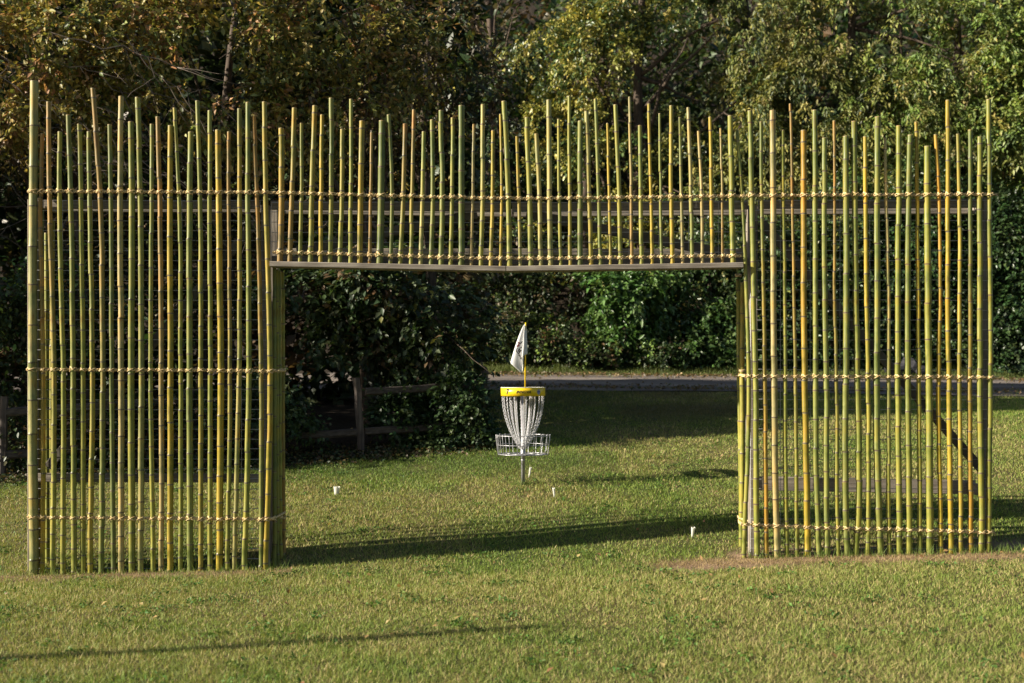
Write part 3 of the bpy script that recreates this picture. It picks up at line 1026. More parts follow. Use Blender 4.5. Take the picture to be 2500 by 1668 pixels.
def sample_lawn(n, y0, y1):
    d = RNG.uniform(0, 1, n)
    y = y0 + (y1 - y0) * d
    half = (CAM_D + y) * 0.4167 + 3.4
    x = RNG.uniform(-1, 1, n) * half
    return x, y
Xs, Ys, Hs, Ws = [], [], [], []
for (y0, y1, n, h, w) in ((-7.0, -3.0, 245000, 0.044, 0.0068), (-3.0, 0.0, 185000, 0.041, 0.0080), (0.0, 3.0, 142000, 0.041, 0.0100), (3.0, 6.0, 115000, 0.042, 0.0115), (6.0, 9.5, 100000, 0.045, 0.014), (9.5, 13.1, 82000, 0.05, 0.016)):
    x, y = sample_lawn(n, y0, y1)
    keep = (RNG.random(n) > bare(x, y) * 1.05) & (RNG.random(n) > woods(x, y)) & (y < ROAD0 + 0.15 + (fbm(x, y, 0.8, 2) - 0.5) * 0.9)
    x, y = x[keep], y[keep]
    tuft = fbm(x, y, 1.3, 3)
    Xs.append(x); Ys.append(y)
    Hs.append(h * RNG.uniform(0.5, 1.25, len(x)) * (0.65 + 0.8 * tuft))
    Ws.append(w * RNG.uniform(0.7, 1.3, len(x)))
# verge beyond the road
n = 30000
x = RNG.uniform(-3, 15, n); y = RNG.uniform(ROAD1 - 0.2, 18.3, n)
Xs.append(x); Ys.append(y); Hs.append(RNG.uniform(0.03, 0.26, n) * (fbm(x, y, 0.9, 3) ** 1.5) * 1.6); Ws.append(np.full(n, 0.016))
X, Y, H, Wd = map(np.concatenate, (Xs, Ys, Hs, Ws))
# nothing may stand where the posts and the basket pole do; colours: green to straw in patches
dr = np.clip(dryness(X, Y) + RNG.normal(0, 0.22, len(X)), 0, 1)[:, None]
g0 = np.array((0.110, 0.200, 0.028)); g1 = np.array((0.245, 0.305, 0.058)); s1 = np.array((0.47, 0.38, 0.17))
t = RNG.random((len(X), 1))
gcol = g0 * (1 - t) + g1 * t
straw = (RNG.random((len(X), 1)) < 0.06 + 0.28 * dr ** 1.5)
C = gcol * (1 - dr * 0.45) + np.array((0.31, 0.295, 0.09)) * dr * 0.45
C = np.where(straw, s1 * RNG.uniform(0.7, 1.15, (len(X), 1)), C)
C = np.where((Y > ROAD1 - 0.5)[:, None], np.array((0.10, 0.125, 0.028)) * RNG.uniform(0.5, 1.4, (len(X), 1)), C)
lush = (np.exp(-((Y - 5.0) / 0.9) ** 2) * (X < 1.5))[:, None]
C = C * (1 - 0.6 * lush) + np.array((0.085, 0.15, 0.018)) * 0.6 * lush
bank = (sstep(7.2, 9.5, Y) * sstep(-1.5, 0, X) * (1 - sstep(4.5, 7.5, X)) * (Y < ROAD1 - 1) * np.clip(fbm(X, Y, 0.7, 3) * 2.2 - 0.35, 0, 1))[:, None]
C = C * (1 - 0.75 * bank) + np.array((0.150, 0.105, 0.055)) * RNG.uniform(0.6, 1.2, (len(X), 1)) * 0.75 * bank  # browner thatch on the bank, also deepening its shade in the colour
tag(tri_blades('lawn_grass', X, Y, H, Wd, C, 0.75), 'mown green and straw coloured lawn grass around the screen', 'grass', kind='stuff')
# dry straw along the foot of the screen and taller tufts left by the mower
n = 9000
x = np.concatenate([RNG.uniform(-5.8, -2.2, n // 3), RNG.uniform(1.0, 5.9, n - n // 3)])
y = RNG.normal(-0.18, 0.17, n)
keep = RNG.random(n) < bare(x, y) * 1.2 + 0.03
x, y = x[keep], y[keep]
C = np.array((0.42, 0.31, 0.15)) * RNG.uniform(0.55, 1.15, (len(x), 1))
tag(tri_blades('dry_straw', x, y, RNG.uniform(0.02, 0.06, len(x)), np.full(len(x), 0.006), C, 1.6), 'pale dry straw on the bare soil along the foot of the screen', 'straw', kind='stuff')
x = np.concatenate([RNG.uniform(-5.2, -2.3, 500), RNG.uniform(2.4, 5.2, 900), RNG.normal(BP.x, 0.09, 110), RNG.normal(-2.2, 0.5, 150)])
y = np.concatenate([RNG.normal(0.0, 0.07, 500), RNG.normal(-0.02, 0.07, 900), RNG.normal(BP.y - 0.05, 0.06, 110), RNG.normal(-0.2, 0.15, 150)])
C = np.array((0.12, 0.18, 0.035)) * RNG.uniform(0.7, 1.5, (len(x), 1))
tag(tri_blades('tall_grass', x, y, RNG.uniform(0.05, 0.15, len(x)), np.full(len(x), 0.006), C, 0.5), 'taller uncut grass tufts at the foot of the poles', 'grass', kind='stuff')

# ------------------------------------------------------------------ foliage
def leaves(P, size, droop, C, aspect=0.5, face=None, dirs=None):
    """four-point folded leaves: P centres, size length, droop how far the tips hang, C colours"""
    n = len(P)
    d = RNG.normal(0, 1, (n, 3))
    d[:, 2] = d[:, 2] * 0.6 - droop
    if dirs is not None:
        d = d * 0.6 + dirs
    elif face is not None:
        d += face
    d /= np.linalg.norm(d, axis=1, keepdims=True)
    up = RNG.normal(0, 0.55, (n, 3)); up[:, 2] += 1.0
    if face is not None:
        up += face * 0.7
    s = np.cross(d, up); s /= np.linalg.norm(s, axis=1, keepdims=True) + 1e-6
    nr = np.cross(s, d)
    Ls = (size * RNG.uniform(0.65, 1.3, n))[:, None]
    V = np.empty((n, 4, 3), np.float32)
    V[:, 0] = P - d * Ls * 0.5
    V[:, 1] = P + s * Ls * aspect * 0.5 + nr * Ls * 0.10 - d * Ls * 0.05
    V[:, 2] = P + d * Ls * 0.5 - nr * Ls * 0.08
    V[:, 3] = P - s * Ls * aspect * 0.5 + nr * Ls * 0.10 - d * Ls * 0.05
    Cc = np.repeat(C[:, None, :], 4, 1)
    b = np.arange(n)[:, None] * 4
    F = np.concatenate([b + np.array([[0, 1, 2]]), b + np.array([[0, 2, 3]])], 0)
    return V.reshape(-1, 3), F, Cc.reshape(-1, 3)

def palette(cols, weights, clump_id, n):
    cols = np.array(cols); w = np.array(weights) / sum(weights)
    k = RNG.choice(len(cols), n, p=w)
    lead = RNG.choice(len(cols), clump_id.max() + 1, p=w)[clump_id]
    k = np.where(RNG.random(n) < 0.62, lead, k)
    c = cols[k]
    cl = RNG.uniform(0.78, 1.25, (clump_id.max() + 1, 1))[clump_id]
    hue = RNG.normal(0, 0.07, (clump_id.max() + 1, 1))[clump_id]
    c = c * cl * RNG.uniform(0.75, 1.25, (n, 1))
    c[:, :1] *= 1 + hue
    return np.clip(c, 0.005, 0.7)

def crown_points(lobes, nclump, per, sig, front=0.75, shell=(0.72, 1.0), droop=0.4, gap=0.40):
    """clump centres near the surface of a union of ellipsoids, most of them on the side towards the lawn, leaves scattered round each"""
    vol = np.array([l[1][0] * l[1][2] for l in lobes]); vol = vol / vol.sum()
    which = RNG.choice(len(lobes), nclump, p=vol)
    cen = np.array([l[0] for l in lobes])[which]
    rad = np.array([l[1] for l in lobes])[which]
    d = RNG.normal(0, 1, (nclump, 3))
    d /= np.linalg.norm(d, axis=1, keepdims=True)
    flip = (d[:, 1] > 0.25) & (RNG.random(nclump) < front)
    d[flip, 1] *= -1
    r = RNG.uniform(shell[0], shell[1], (nclump, 1))
    cc = cen + d * rad * r
    cc[:, 2] = np.maximum(cc[:, 2], ground(cc[:, 0], cc[:, 1]) + 0.1)
    keep = fbm(cc[:, 0] + 0.35 * cc[:, 1] + 60, cc[:, 2] + 20, 0.62, 3) > gap
    cc, d = cc[keep], d[keep]
    nclump = len(cc)
    ids = np.repeat(np.arange(nclump), per)
    ns = 6                                                    # each clump is a handful of twigs with leaves along them
    sp = ids * ns + RNG.integers(0, ns, len(ids))
    sd = RNG.normal(0, 0.8, (nclump * ns, 3)) + np.repeat(d, ns, 0) * 0.9
    sd[:, 2] -= droop * 0.5
    sd /= np.linalg.norm(sd, axis=1, keepdims=True)
    sl_ = RNG.uniform(0.7, 1.5, (nclump * ns, 1)) * sig * 2.4
    t = RNG.random((len(ids), 1)) ** 0.8
    P = cc[ids] + sd[sp] * sl_[sp] * t + RNG.normal(0, sig * 0.22, (len(ids), 3))
    P[:, 2] -= (droop * 0.45 * sl_[sp] * t * t)[:, 0]
    P[:, 2] = np.maximum(P[:, 2], ground(P[:, 0], P[:, 1]) + 0.02)
    return P, ids, cc, d[ids], sd[sp]

def limb_tube(mb, p0, p1, r0, r1, seg=7, wob=0.12, n=7, rg=random):
    p0, p1 = Vector(p0), Vector(p1)
    Ln = (p1 - p0).length
    P, R = [], []
    off = Vector((0, 0, 0))
    for i in range(seg + 1):
        t = i / seg
        off += Vector((rg.uniform(-1, 1), rg.uniform(-1, 1), rg.uniform(-0.5, 0.5))) * wob * Ln / seg
        P.append(p0.lerp(p1, t) + off * math.sin(math.pi * min(1, t * 1.0)) + off * 0.3 * t)
        R.append(r0 + (r1 - r0) * t)
    mb.tube(P, R, n)
    return P

def tree(name, label, cat, base, height, lobes, nclump, per, sig, size, cols, wts, droop=0.4, aspect=0.5, trunk_r=0.16, mt='leaf', group=None, front=0.75,
         shell=(0.72, 1.0), nlimb=9, trunk_top=None, gap=0.42, face=(-0.4, -0.3, 0.2)):
    x, y = base
    if y > 19.05:
        y += 3.4 * (1 - min(1.0, max(0.0, x / 12.5))) - 0.5
    z = gz(x, y)
    root = empty(name, (x, y, z))
    tag(root, label, cat, group)
    inv = np.array((x, y, z))
    rg = random.Random(int(abs(x) * 100 + abs(y) * 10))
    if trunk_r:
        mb = MB()
        tt = trunk_top or (x + rg.uniform(-0.4, 0.4), y + rg.uniform(-0.3, 0.3), z + height * 0.8)
        P = limb_tube(mb, (0, 0, -0.2), Vector(tt) - Vector(inv), trunk_r, trunk_r * 0.35, 9, 0.10, 9, rg)
        mb.build('trunk', M['bark'], root, True)
        mb = MB()
        for k in range(nlimb):
            a = P[rg.randrange(3, len(P))]
            l = rg.choice(lobes)
            d = Vector((rg.uniform(-1, 1), rg.uniform(-1, 0.5), rg.uniform(-0.6, 1)))
            e = Vector(l[0]) + Vector([d[i] * l[1][i] * 0.8 for i in range(3)]) - Vector(inv)
            Q = limb_tube(mb, a, e, trunk_r * 0.32, trunk_r * 0.06, 7, 0.22, 5, rg)
            for _ in range(3):
                s = Q[rg.randrange(2, 7)]
                e2 = s + Vector((rg.uniform(-1, 1), rg.uniform(-1, 0.6), rg.uniform(-0.7, 0.9))) * rg.uniform(0.5, 1.1)
                limb_tube(mb, s, e2, trunk_r * 0.10, 0.004, 5, 0.25, 4, rg)
        mb.build('branches', M['bark'], root, True)
    P, ids, cc, nrm, sdir = crown_points(lobes, int(nclump * 1.5), per, sig, front, shell, droop, gap)
    C = palette(cols, wts, ids, len(P))
    fc = nrm * 0.45 + np.array(face)
    V, F, Cc = leaves(P, size, droop, C, aspect, fc, sdir)
    link('crown', np_mesh('crown', V - inv, F, Cc), M[mt], root)
    return root

OLIVE = [(0.287, 0.25, 0.055), (0.194, 0.203, 0.052), (0.37, 0.287, 0.083), (0.398, 0.222, 0.102), (0.111, 0.139, 0.04), (0.48, 0.388, 0.139)]
BROWN = [(0.127, 0.081, 0.04), (0.086, 0.069, 0.032), (0.075, 0.092, 0.029), (0.184, 0.132, 0.057), (0.057, 0.046, 0.03)]
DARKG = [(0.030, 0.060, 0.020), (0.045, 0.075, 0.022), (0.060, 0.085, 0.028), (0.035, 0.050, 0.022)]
VIBUR = [(0.062, 0.131, 0.027), (0.094, 0.181, 0.037), (0.125, 0.2, 0.056), (0.05, 0.094, 0.025)]
YELL = [(0.343, 0.311, 0.064), (0.263, 0.263, 0.061), (0.088, 0.135, 0.039), (0.064, 0.103, 0.035), (0.398, 0.343, 0.096)]
YOLV = [(0.223, 0.231, 0.059), (0.288, 0.272, 0.075), (0.108, 0.141, 0.043), (0.075, 0.102, 0.04), (0.198, 0.174, 0.058)]
LIME = [(0.186, 0.268, 0.052), (0.138, 0.203, 0.049), (0.235, 0.276, 0.073), (0.082, 0.121, 0.036)]
IVY = [(0.035, 0.073, 0.021), (0.048, 0.086, 0.024), (0.026, 0.048, 0.017), (0.065, 0.091, 0.03)]

def lob(px, py, y, rx, rz, ry=None):
    if y > 19.05:
        y += 3.4 * (1 - min(1.0, max(0.0, (px - 1150) / 1350))) - 0.5
    p = world(px, py, y)
    return (tuple(p), (rx, ry if ry else max(0.8, rx * 0.8), rz))

BG = 'trees of the dense wood behind the road'
# right and centre: wall of evergreens beyond the road
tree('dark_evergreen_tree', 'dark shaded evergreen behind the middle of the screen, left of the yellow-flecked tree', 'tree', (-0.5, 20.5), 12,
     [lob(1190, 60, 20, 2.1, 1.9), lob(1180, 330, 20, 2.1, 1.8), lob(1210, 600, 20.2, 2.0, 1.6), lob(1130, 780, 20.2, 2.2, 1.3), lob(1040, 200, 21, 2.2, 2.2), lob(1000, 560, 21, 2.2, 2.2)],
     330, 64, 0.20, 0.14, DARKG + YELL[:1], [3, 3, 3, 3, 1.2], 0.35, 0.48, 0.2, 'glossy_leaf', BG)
tree('yellow_flecked_tree', 'evergreen with yellow-green blossom clumps over dark glossy leaves, above the doorway middle', 'tree', (2.0, 20.0), 13,
     [lob(1330, 60, 19.4, 1.4, 1.5), lob(1470, 150, 19.2, 1.5, 1.6), lob(1390, 330, 19.4, 1.3, 1.5), lob(1500, 420, 19.4, 1.4, 1.5), lob(1410, 560, 19.6, 1.2, 1.2), lob(1560, 620, 19.8, 1.4, 1.3), lob(1560, 20, 19.6, 1.4, 1.6)],
     430, 64, 0.17, 0.125, YELL, [3.5, 3, 2.5, 2.5, 1.2], 0.55, 0.45, 0.2, 'glossy_leaf', BG)
tree('vine_wrapped_tree', 'tree with a bare brown vine-wrapped trunk showing between evergreen crowns', 'tree', (3.75, 19.6), 13,
     [lob(1690, 80, 19.8, 1.5, 1.6), lob(1640, 330, 20.2, 1.2, 1.4), lob(1700, 470, 19.6, 1.4, 1.5), lob(1690, 660, 19.6, 1.5, 1.3), lob(1760, 260, 19.8, 1.4, 1.5)],
     270, 66, 0.18, 0.14, YOLV + DARKG[:2], [2.5, 2, 2.5, 2.5, 1, 2, 2], 0.6, 0.42, 0.24, 'glossy_leaf', BG, trunk_top=(3.6, 21.3, 12.5))
tree('olive_leaved_tree', 'broad olive-yellow tree with hanging leaves above the left part of the right panel', 'tree', (6.2, 20.2), 13.5,
     [lob(1850, 90, 19.8, 1.7, 1.7), lob(1960, 250, 19.5, 1.6, 1.6), lob(1860, 420, 19.7, 1.6, 1.5), lob(2010, 60, 20, 1.6, 1.6), lob(1900, 590, 19.8, 1.6, 1.3), lob(2050, 420, 19.8, 1.5, 1.5), lob(1800, 300, 20.2, 1.4, 1.7)],
     430, 66, 0.19, 0.15, YOLV, [4, 3, 2.5, 2, 1.5], 1.1, 0.30, 0.22, 'leaf', BG, gap=0.35)
tree('tall_sunlit_tree', 'tall sunlit green-olive tree above the right end of the screen', 'tree', (9.0, 20.2), 14,
     [lob(2150, 70, 19.8, 1.7, 1.7), lob(2200, 280, 19.6, 1.6, 1.6), lob(2320, 130, 19.8, 1.7, 1.8), lob(2130, 480, 19.8, 1.5, 1.4), lob(2280, 430, 19.8, 1.6, 1.5), lob(2370, 330, 20, 1.4, 1.4)],
     430, 66, 0.19, 0.145, YOLV + LIME[:3], [2.5, 2, 2, 1.5, 1, 2.5, 2, 2], 1.0, 0.30, 0.22, 'leaf', BG, gap=0.35)
tree('lime_green_tree', 'brighter lime-green tree at the right edge of the picture', 'tree', (12.0, 20.2), 13,
     [lob(2450, 60, 19.6, 1.6, 1.7), lob(2480, 290, 19.4, 1.5, 1.5), lob(2560, 180, 19.8, 1.7, 1.8), lob(2600, 420, 19.8, 1.6, 1.6)],
     280, 66, 0.19, 0.14, LIME + YOLV[:2], [3, 2.5, 2.5, 2, 1.5, 1], 0.55, 0.42, 0.2, 'leaf', BG)
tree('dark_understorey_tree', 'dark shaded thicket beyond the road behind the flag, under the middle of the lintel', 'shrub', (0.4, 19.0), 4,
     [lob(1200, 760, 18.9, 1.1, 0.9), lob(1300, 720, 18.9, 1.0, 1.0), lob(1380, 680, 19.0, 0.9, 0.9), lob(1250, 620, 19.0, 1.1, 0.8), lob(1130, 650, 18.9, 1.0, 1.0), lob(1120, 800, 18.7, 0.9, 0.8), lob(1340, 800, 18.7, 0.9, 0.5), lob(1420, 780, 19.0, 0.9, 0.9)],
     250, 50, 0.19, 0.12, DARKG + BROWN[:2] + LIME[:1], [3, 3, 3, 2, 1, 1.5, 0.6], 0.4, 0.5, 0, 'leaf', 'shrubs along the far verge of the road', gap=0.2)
# ivy-clad lower storey on the right
SH = 'shrubs along the far verge of the road'
tree('ivy_bush', 'tall dark ivy-leaved thicket behind the left half of the right panel', 'shrub', (6.0, 19.0), 5,
     [lob(1800, 640, 18.8, 1.3, 1.3), lob(1900, 760, 18.6, 1.2, 1.2), lob(2000, 680, 18.8, 1.2, 1.3), lob(1830, 830, 18.5, 1.1, 0.8), lob(1980, 850, 18.5, 1.2, 0.6), lob(2060, 560, 19, 1.2, 1.3)],
     420, 55, 0.20, 0.115, IVY + YOLV[:1], [3, 3, 2.5, 2, 0.6], 0.5, 0.55, 0, 'glossy_leaf', SH, gap=0.34)
tree('ivy_bush', 'tall dark ivy-leaved thicket behind the right half of the right panel', 'shrub', (9.3, 19.0), 5,
     [lob(2120, 720, 18.8, 1.2, 1.2), lob(2230, 620, 18.8, 1.3, 1.4), lob(2330, 720, 18.7, 1.2, 1.3), lob(2150, 850, 18.7, 1.2, 0.6), lob(2310, 850, 18.6, 1.2, 0.6), lob(2260, 500, 19, 1.2, 1.2)],
     420, 55, 0.20, 0.115, IVY, [3, 3, 2.5, 2], 0.5, 0.55, 0, 'glossy_leaf', SH, gap=0.34)
tree('ivy_bush', 'dark ivy-leaved bush beyond the road at the right edge of the picture', 'shrub', (12.2, 18.8), 4,
     [lob(2440, 600, 18.6, 1.1, 1.4), lob(2450, 770, 18.3, 1.1, 1.0), lob(2520, 700, 18.5, 1.2, 1.5), lob(2470, 860, 18.2, 1.1, 0.6)],
     330, 55, 0.20, 0.115, IVY, [3, 2, 3, 1.5], 0.45, 0.55, 0, 'glossy_leaf', SH, gap=0.34)
tree('broadleaf_shrub', 'bright broad-leaved green shrub beyond the road, framed by the doorway right of the flag', 'shrub', (2.6, 18.6), 3.4,
     [lob(1470, 730, 18.3, 0.95, 0.75), lob(1540, 760, 18.2, 0.85, 0.7), lob(1590, 700, 18.5, 0.8, 0.7), lob(1410, 790, 18.4, 0.7, 0.55), lob(1520, 830, 18.2, 0.9, 0.45)],
     170, 42, 0.17, 0.17, VIBUR, [3, 3, 2, 2], 0.6, 0.42, 0.04, 'glossy_leaf', SH, gap=0.3, nlimb=5)
tree('broadleaf_shrub', 'green leafy shrub beyond the road just left of the right doorway post', 'shrub', (4.7, 18.5), 3,
     [lob(1700, 720, 18.6, 0.9, 0.9), lob(1760, 800, 18.3, 0.9, 0.7), lob(1690, 850, 18.1, 0.8, 0.45), lob(1790, 870, 18.0, 0.8, 0.35)],
     190, 42, 0.17, 0.13, VIBUR[:1] + VIBUR[3:] + LIME[3:] + IVY[:2], [2, 3, 2, 2, 2], 0.5, 0.5, 0.04, 'glossy_leaf', SH, gap=0.42, nlimb=4)
tree('low_shrub', 'low dark green bramble on the far verge, right behind the flag', 'shrub', (0.9, 18.2), 1.6,
     [lob(1290, 830, 18.0, 0.9, 0.55), lob(1370, 850, 17.9, 0.8, 0.45), lob(1450, 870, 17.8, 0.7, 0.35), lob(1210, 820, 18.2, 0.9, 0.6), lob(1600, 870, 17.8, 0.8, 0.3)],
     170, 45, 0.15, 0.09, DARKG + BROWN[:2] + LIME[:1], [2, 2, 2, 1, 1, 1, 1], 0.3, 0.55, 0, 'leaf', SH, gap=0.25)

# left: mixed autumn wood on the near side, behind the rail fence
LG = 'trees of the autumn wood behind the rail fence'
def wl(px, py, y, rx, rz, ry=None):
    return lob(px, py, y, rx, rz, ry)
tree('autumn_tree', 'yellow-brown autumn tree at the far left above the tall end pole', 'tree', (-7.4, 8.2), 9,
     [wl(40, 60, 7.2, 1.3, 1.1), wl(170, 130, 7.0, 1.1, 0.9), wl(90, 260, 7.2, 1.1, 0.7), wl(260, 20, 7.4, 1.2, 0.8), wl(-120, 160, 7.2, 1.5, 1.3)],
     230, 46, 0.16, 0.115, OLIVE, [3, 2, 3, 2, 1.5, 1.5], 0.5, 0.5, 0.14, 'leaf', LG, gap=0.35, face=(-0.2, -0.4, 0.1))
tree('autumn_tree', 'yellow-brown autumn tree above the middle of the left panel', 'tree', (-4.9, 8.6), 9,
     [wl(380, 110, 7.4, 1.2, 1.0), wl(480, 240, 7.3, 1.0, 0.8), wl(330, 270, 7.5, 0.9, 0.7), wl(540, 60, 7.5, 1.2, 1.0), wl(600, 270, 7.6, 0.9, 0.7)],
     220, 44, 0.16, 0.115, OLIVE, [3, 2.5, 2.5, 1.8, 2, 1.3], 0.5, 0.5, 0.14, 'leaf', LG, gap=0.35, face=(-0.2, -0.4, 0.1))
tree('autumn_tree', 'thin olive autumn tree above the left end of the lintel', 'tree', (-2.6, 9.0), 9,
     [wl(720, 110, 7.8, 1.1, 1.0), wl(830, 60, 7.8, 1.1, 1.0), wl(860, 240, 8.0, 1.0, 0.9), wl(700, 300, 8.0, 1.0, 0.8), wl(960, 130, 8.2, 0.9, 1.0)],
     150, 42, 0.16, 0.115, OLIVE + BROWN[:3], [2, 2.5, 2, 1, 2, 1, 1, 1, 1.5], 0.5, 0.48, 0.13, 'leaf', LG, gap=0.35, face=(-0.2, -0.4, 0.1))
tree('brown_leaved_tree', 'dim brown-leaved tree deep in shade above the lintel, left of centre', 'tree', (-1.3, 10.2), 8.5,
     [wl(1040, 60, 9.6, 1.1, 1.2), wl(1000, 330, 9.8, 1.1, 1.2), wl(900, 430, 9.6, 1.2, 1.0), wl(1120, 250, 10.0, 1.0, 1.1), wl(1080, 540, 10, 1.0, 1.1)],
     150, 40, 0.18, 0.11, BROWN + OLIVE[:1], [3, 3, 2, 1, 3, 1], 0.4, 0.5, 0.13, 'leaf', LG)
tree('brown_leaved_tree', 'dim brown-leaved tree in the shade behind the left panel', 'tree', (-5.6, 9.6), 6,
     [wl(200, 400, 8.8, 1.2, 0.9), wl(420, 440, 8.8, 1.2, 0.9), wl(600, 470, 8.9, 1.1, 0.9), wl(300, 620, 8.8, 1.3, 0.9), wl(520, 680, 8.8, 1.3, 0.9), wl(760, 500, 9.2, 1.1, 1.0)],
     210, 40, 0.18, 0.115, BROWN + DARKG[:1], [3, 3, 2, 1, 3, 2], 0.4, 0.5, 0.12, 'leaf', LG)
tree('shaded_understorey_tree', 'shaded green large-leaved tree seen through the left half of the doorway', 'tree', (-2.4, 8.0), 4.5,
     [wl(760, 720, 7.2, 0.9, 0.7), wl(880, 740, 7.3, 0.8, 0.7), wl(1000, 720, 7.6, 0.8, 0.7), wl(800, 860, 7.2, 0.9, 0.5), wl(960, 850, 7.4, 0.8, 0.5), wl(1090, 780, 6.9, 0.6, 0.7), wl(1030, 690, 6.7, 0.6, 0.5), wl(920, 690, 6.7, 0.7, 0.5), wl(1120, 880, 6.8, 0.4, 0.4)],
     230, 40, 0.16, 0.125, DARKG + OLIVE[1:2] + BROWN[:1], [3, 3, 3, 3, 0.6, 1], 0.5, 0.55, 0.1, 'leaf', LG, gap=0.45)
tree('green_understorey_tree', 'green leafy young tree beside the far left end of the screen', 'tree', (-6.6, 6.6), 4.8,
     [wl(20, 560, 5.8, 0.7, 0.6), wl(60, 470, 6.0, 0.6, 0.5), wl(-60, 620, 5.6, 0.8, 0.8), wl(30, 720, 6.0, 0.7, 0.6), wl(20, 900, 6.0, 0.7, 0.7), wl(150, 760, 6.4, 0.8, 0.8)],
     210, 42, 0.17, 0.09, DARKG + LIME[:2] + BROWN[:2], [2.5, 2.5, 2.5, 1.5, 1, 1, 1, 1], 0.4, 0.6, 0.08, 'leaf', LG)
# ivy and brambles on the rail fence
FS = 'shrubs growing through the rail fence'
tree('fence_shrub', 'dark green shrub in front of the rail fence left of its leaning post', 'shrub', (-3.0, 6.3), 1.2,
     [wl(740, 1000, 6.0, 0.5, 0.34, 0.4), wl(820, 990, 6.1, 0.3, 0.36, 0.3), wl(680, 960, 6.0, 0.5, 0.4, 0.4)],
     90, 40, 0.11, 0.075, IVY + DARKG[:2], [3, 2, 2, 1, 1, 1], 0.4, 0.65, 0, 'leaf', FS, face=(0, -0.4, 0.3))
tree('fence_shrub', 'dark green ivy shrub over the rail fence just left of the basket', 'shrub', (-1.1, 6.6), 1.4,
     [wl(965, 1000, 6.35, 0.26, 0.36, 0.25), wl(1045, 1000, 6.75, 0.36, 0.36, 0.25), wl(1130, 965, 6.3, 0.34, 0.36, 0.28), wl(1150, 1045, 6.3, 0.28, 0.34, 0.24), wl(1060, 1085, 6.2, 0.4, 0.14, 0.2)],
     150, 42, 0.11, 0.075, IVY + DARKG[:2], [3, 2, 2, 1, 1, 1], 0.4, 0.65, 0, 'leaf', FS, face=(0, -0.4, 0.3))
tree('fence_shrub', 'low leafy bramble along the fence foot behind the left panel', 'shrub', (-5.4, 5.4), 1,
     [wl(150, 1090, 5.2, 0.6, 0.35, 0.3), wl(300, 1060, 5.3, 0.6, 0.4, 0.3), wl(480, 1040, 5.5, 0.7, 0.45, 0.35), wl(600, 1060, 5.6, 0.5, 0.35, 0.3), wl(30, 1080, 5.1, 0.4, 0.3, 0.3)],
     150, 40, 0.12, 0.08, IVY[1:] + BROWN[:2], [2, 2, 1, 1.5, 1.5], 0.4, 0.6, 0, 'leaf', FS, face=(0, -0.4, 0.3))
# leaf litter and weeds at the wood's edge
n = 9000
x = RNG.uniform(-8, -0.3, n); y = 5.95 + 0.279 * (x + 0.6) + RNG.normal(0.35, 0.3, n)
P = np.stack([x, y, ground(x, y) + RNG.uniform(0.0, 0.07, n)], 1)
ids = RNG.integers(0, 300, n)
V, F, Cc = leaves(P, 0.06, 0.0, palette(BROWN + DARKG, [2, 2, 2, 1.5, 2, 2, 2, 1, 1], ids, n), 0.6)
tag(link('leaf_litter', np_mesh('leaf_litter', V, F, Cc), M['leaf']), 'fallen brown leaves and weeds along the edge of the wood', 'leaves', kind='stuff')

# clover and broad-leaved weeds in the turf, a few blown leaves on top
nw = 420
wy = RNG.uniform(-6.5, 6.5, nw); wx = RNG.uniform(-1, 1, nw) * ((CAM_D + wy) * 0.4167 + 1)
ids = np.repeat(np.arange(nw), 26)
x = wx[ids] + RNG.normal(0, 0.07, len(ids)) * RNG.uniform(0.5, 1.6, nw)[ids]; y = wy[ids] + RNG.normal(0, 0.07, len(ids))
P = np.stack([x, y, ground(x, y) + RNG.uniform(0.012, 0.04, len(ids))], 1)
keep = (woods(x, y) < 0.3) & (bare(x, y) < 0.3)
P, ids = P[keep], ids[keep]
V, F, Cc = leaves(P, 0.036, -0.25, palette([(0.07, 0.15, 0.028), (0.095, 0.185, 0.035), (0.14, 0.19, 0.04)], [2, 2, 1], ids, len(P)), 0.5)
tag(link('lawn_weeds', np_mesh('lawn_weeds', V, F, Cc), M['grass']), 'patches of clover and broad-leaved weeds in the turf', 'weeds', kind='stuff')
n = 260
y = RNG.uniform(-6, 8, n); x = RNG.uniform(-1, 1, n) * ((CAM_D + y) * 0.4167 + 1)
P = np.stack([x, y, ground(x, y) + 0.045], 1)
V, F, Cc = leaves(P, 0.05, 0.0, palette([(0.34, 0.22, 0.09), (0.42, 0.33, 0.13), (0.24, 0.13, 0.06)], [2, 1, 1], np.arange(n), n), 0.6)
tag(link('blown_leaves', np_mesh('blown_leaves', V, F, Cc), M['leaf']), 'a few dry fallen leaves scattered over the lawn', 'leaves', kind='stuff')

n = 5200
x = RNG.uniform(-3, 16, n); e = RNG.random(n) < 0.5
y = np.where(e, ROAD0 + 0.2 + np.abs(RNG.normal(0, 0.5, n)), ROAD1 - 0.15 - np.abs(RNG.normal(0, 0.55, n)))
P = np.stack([x, y, ground(x, y) + RNG.uniform(0.055, 0.075, n)], 1)
V, F, Cc = leaves(P, 0.075, 0.0, palette([(0.20, 0.13, 0.06), (0.13, 0.09, 0.05), (0.10, 0.12, 0.035), (0.26, 0.19, 0.09)], [2, 2, 1, 1], RNG.integers(0, 400, n), n), 0.6)
tag(link('road_litter', np_mesh('road_litter', V, F, Cc), M['leaf']), 'dry leaves and grass clippings drifted along the road edges', 'leaves', kind='stuff')

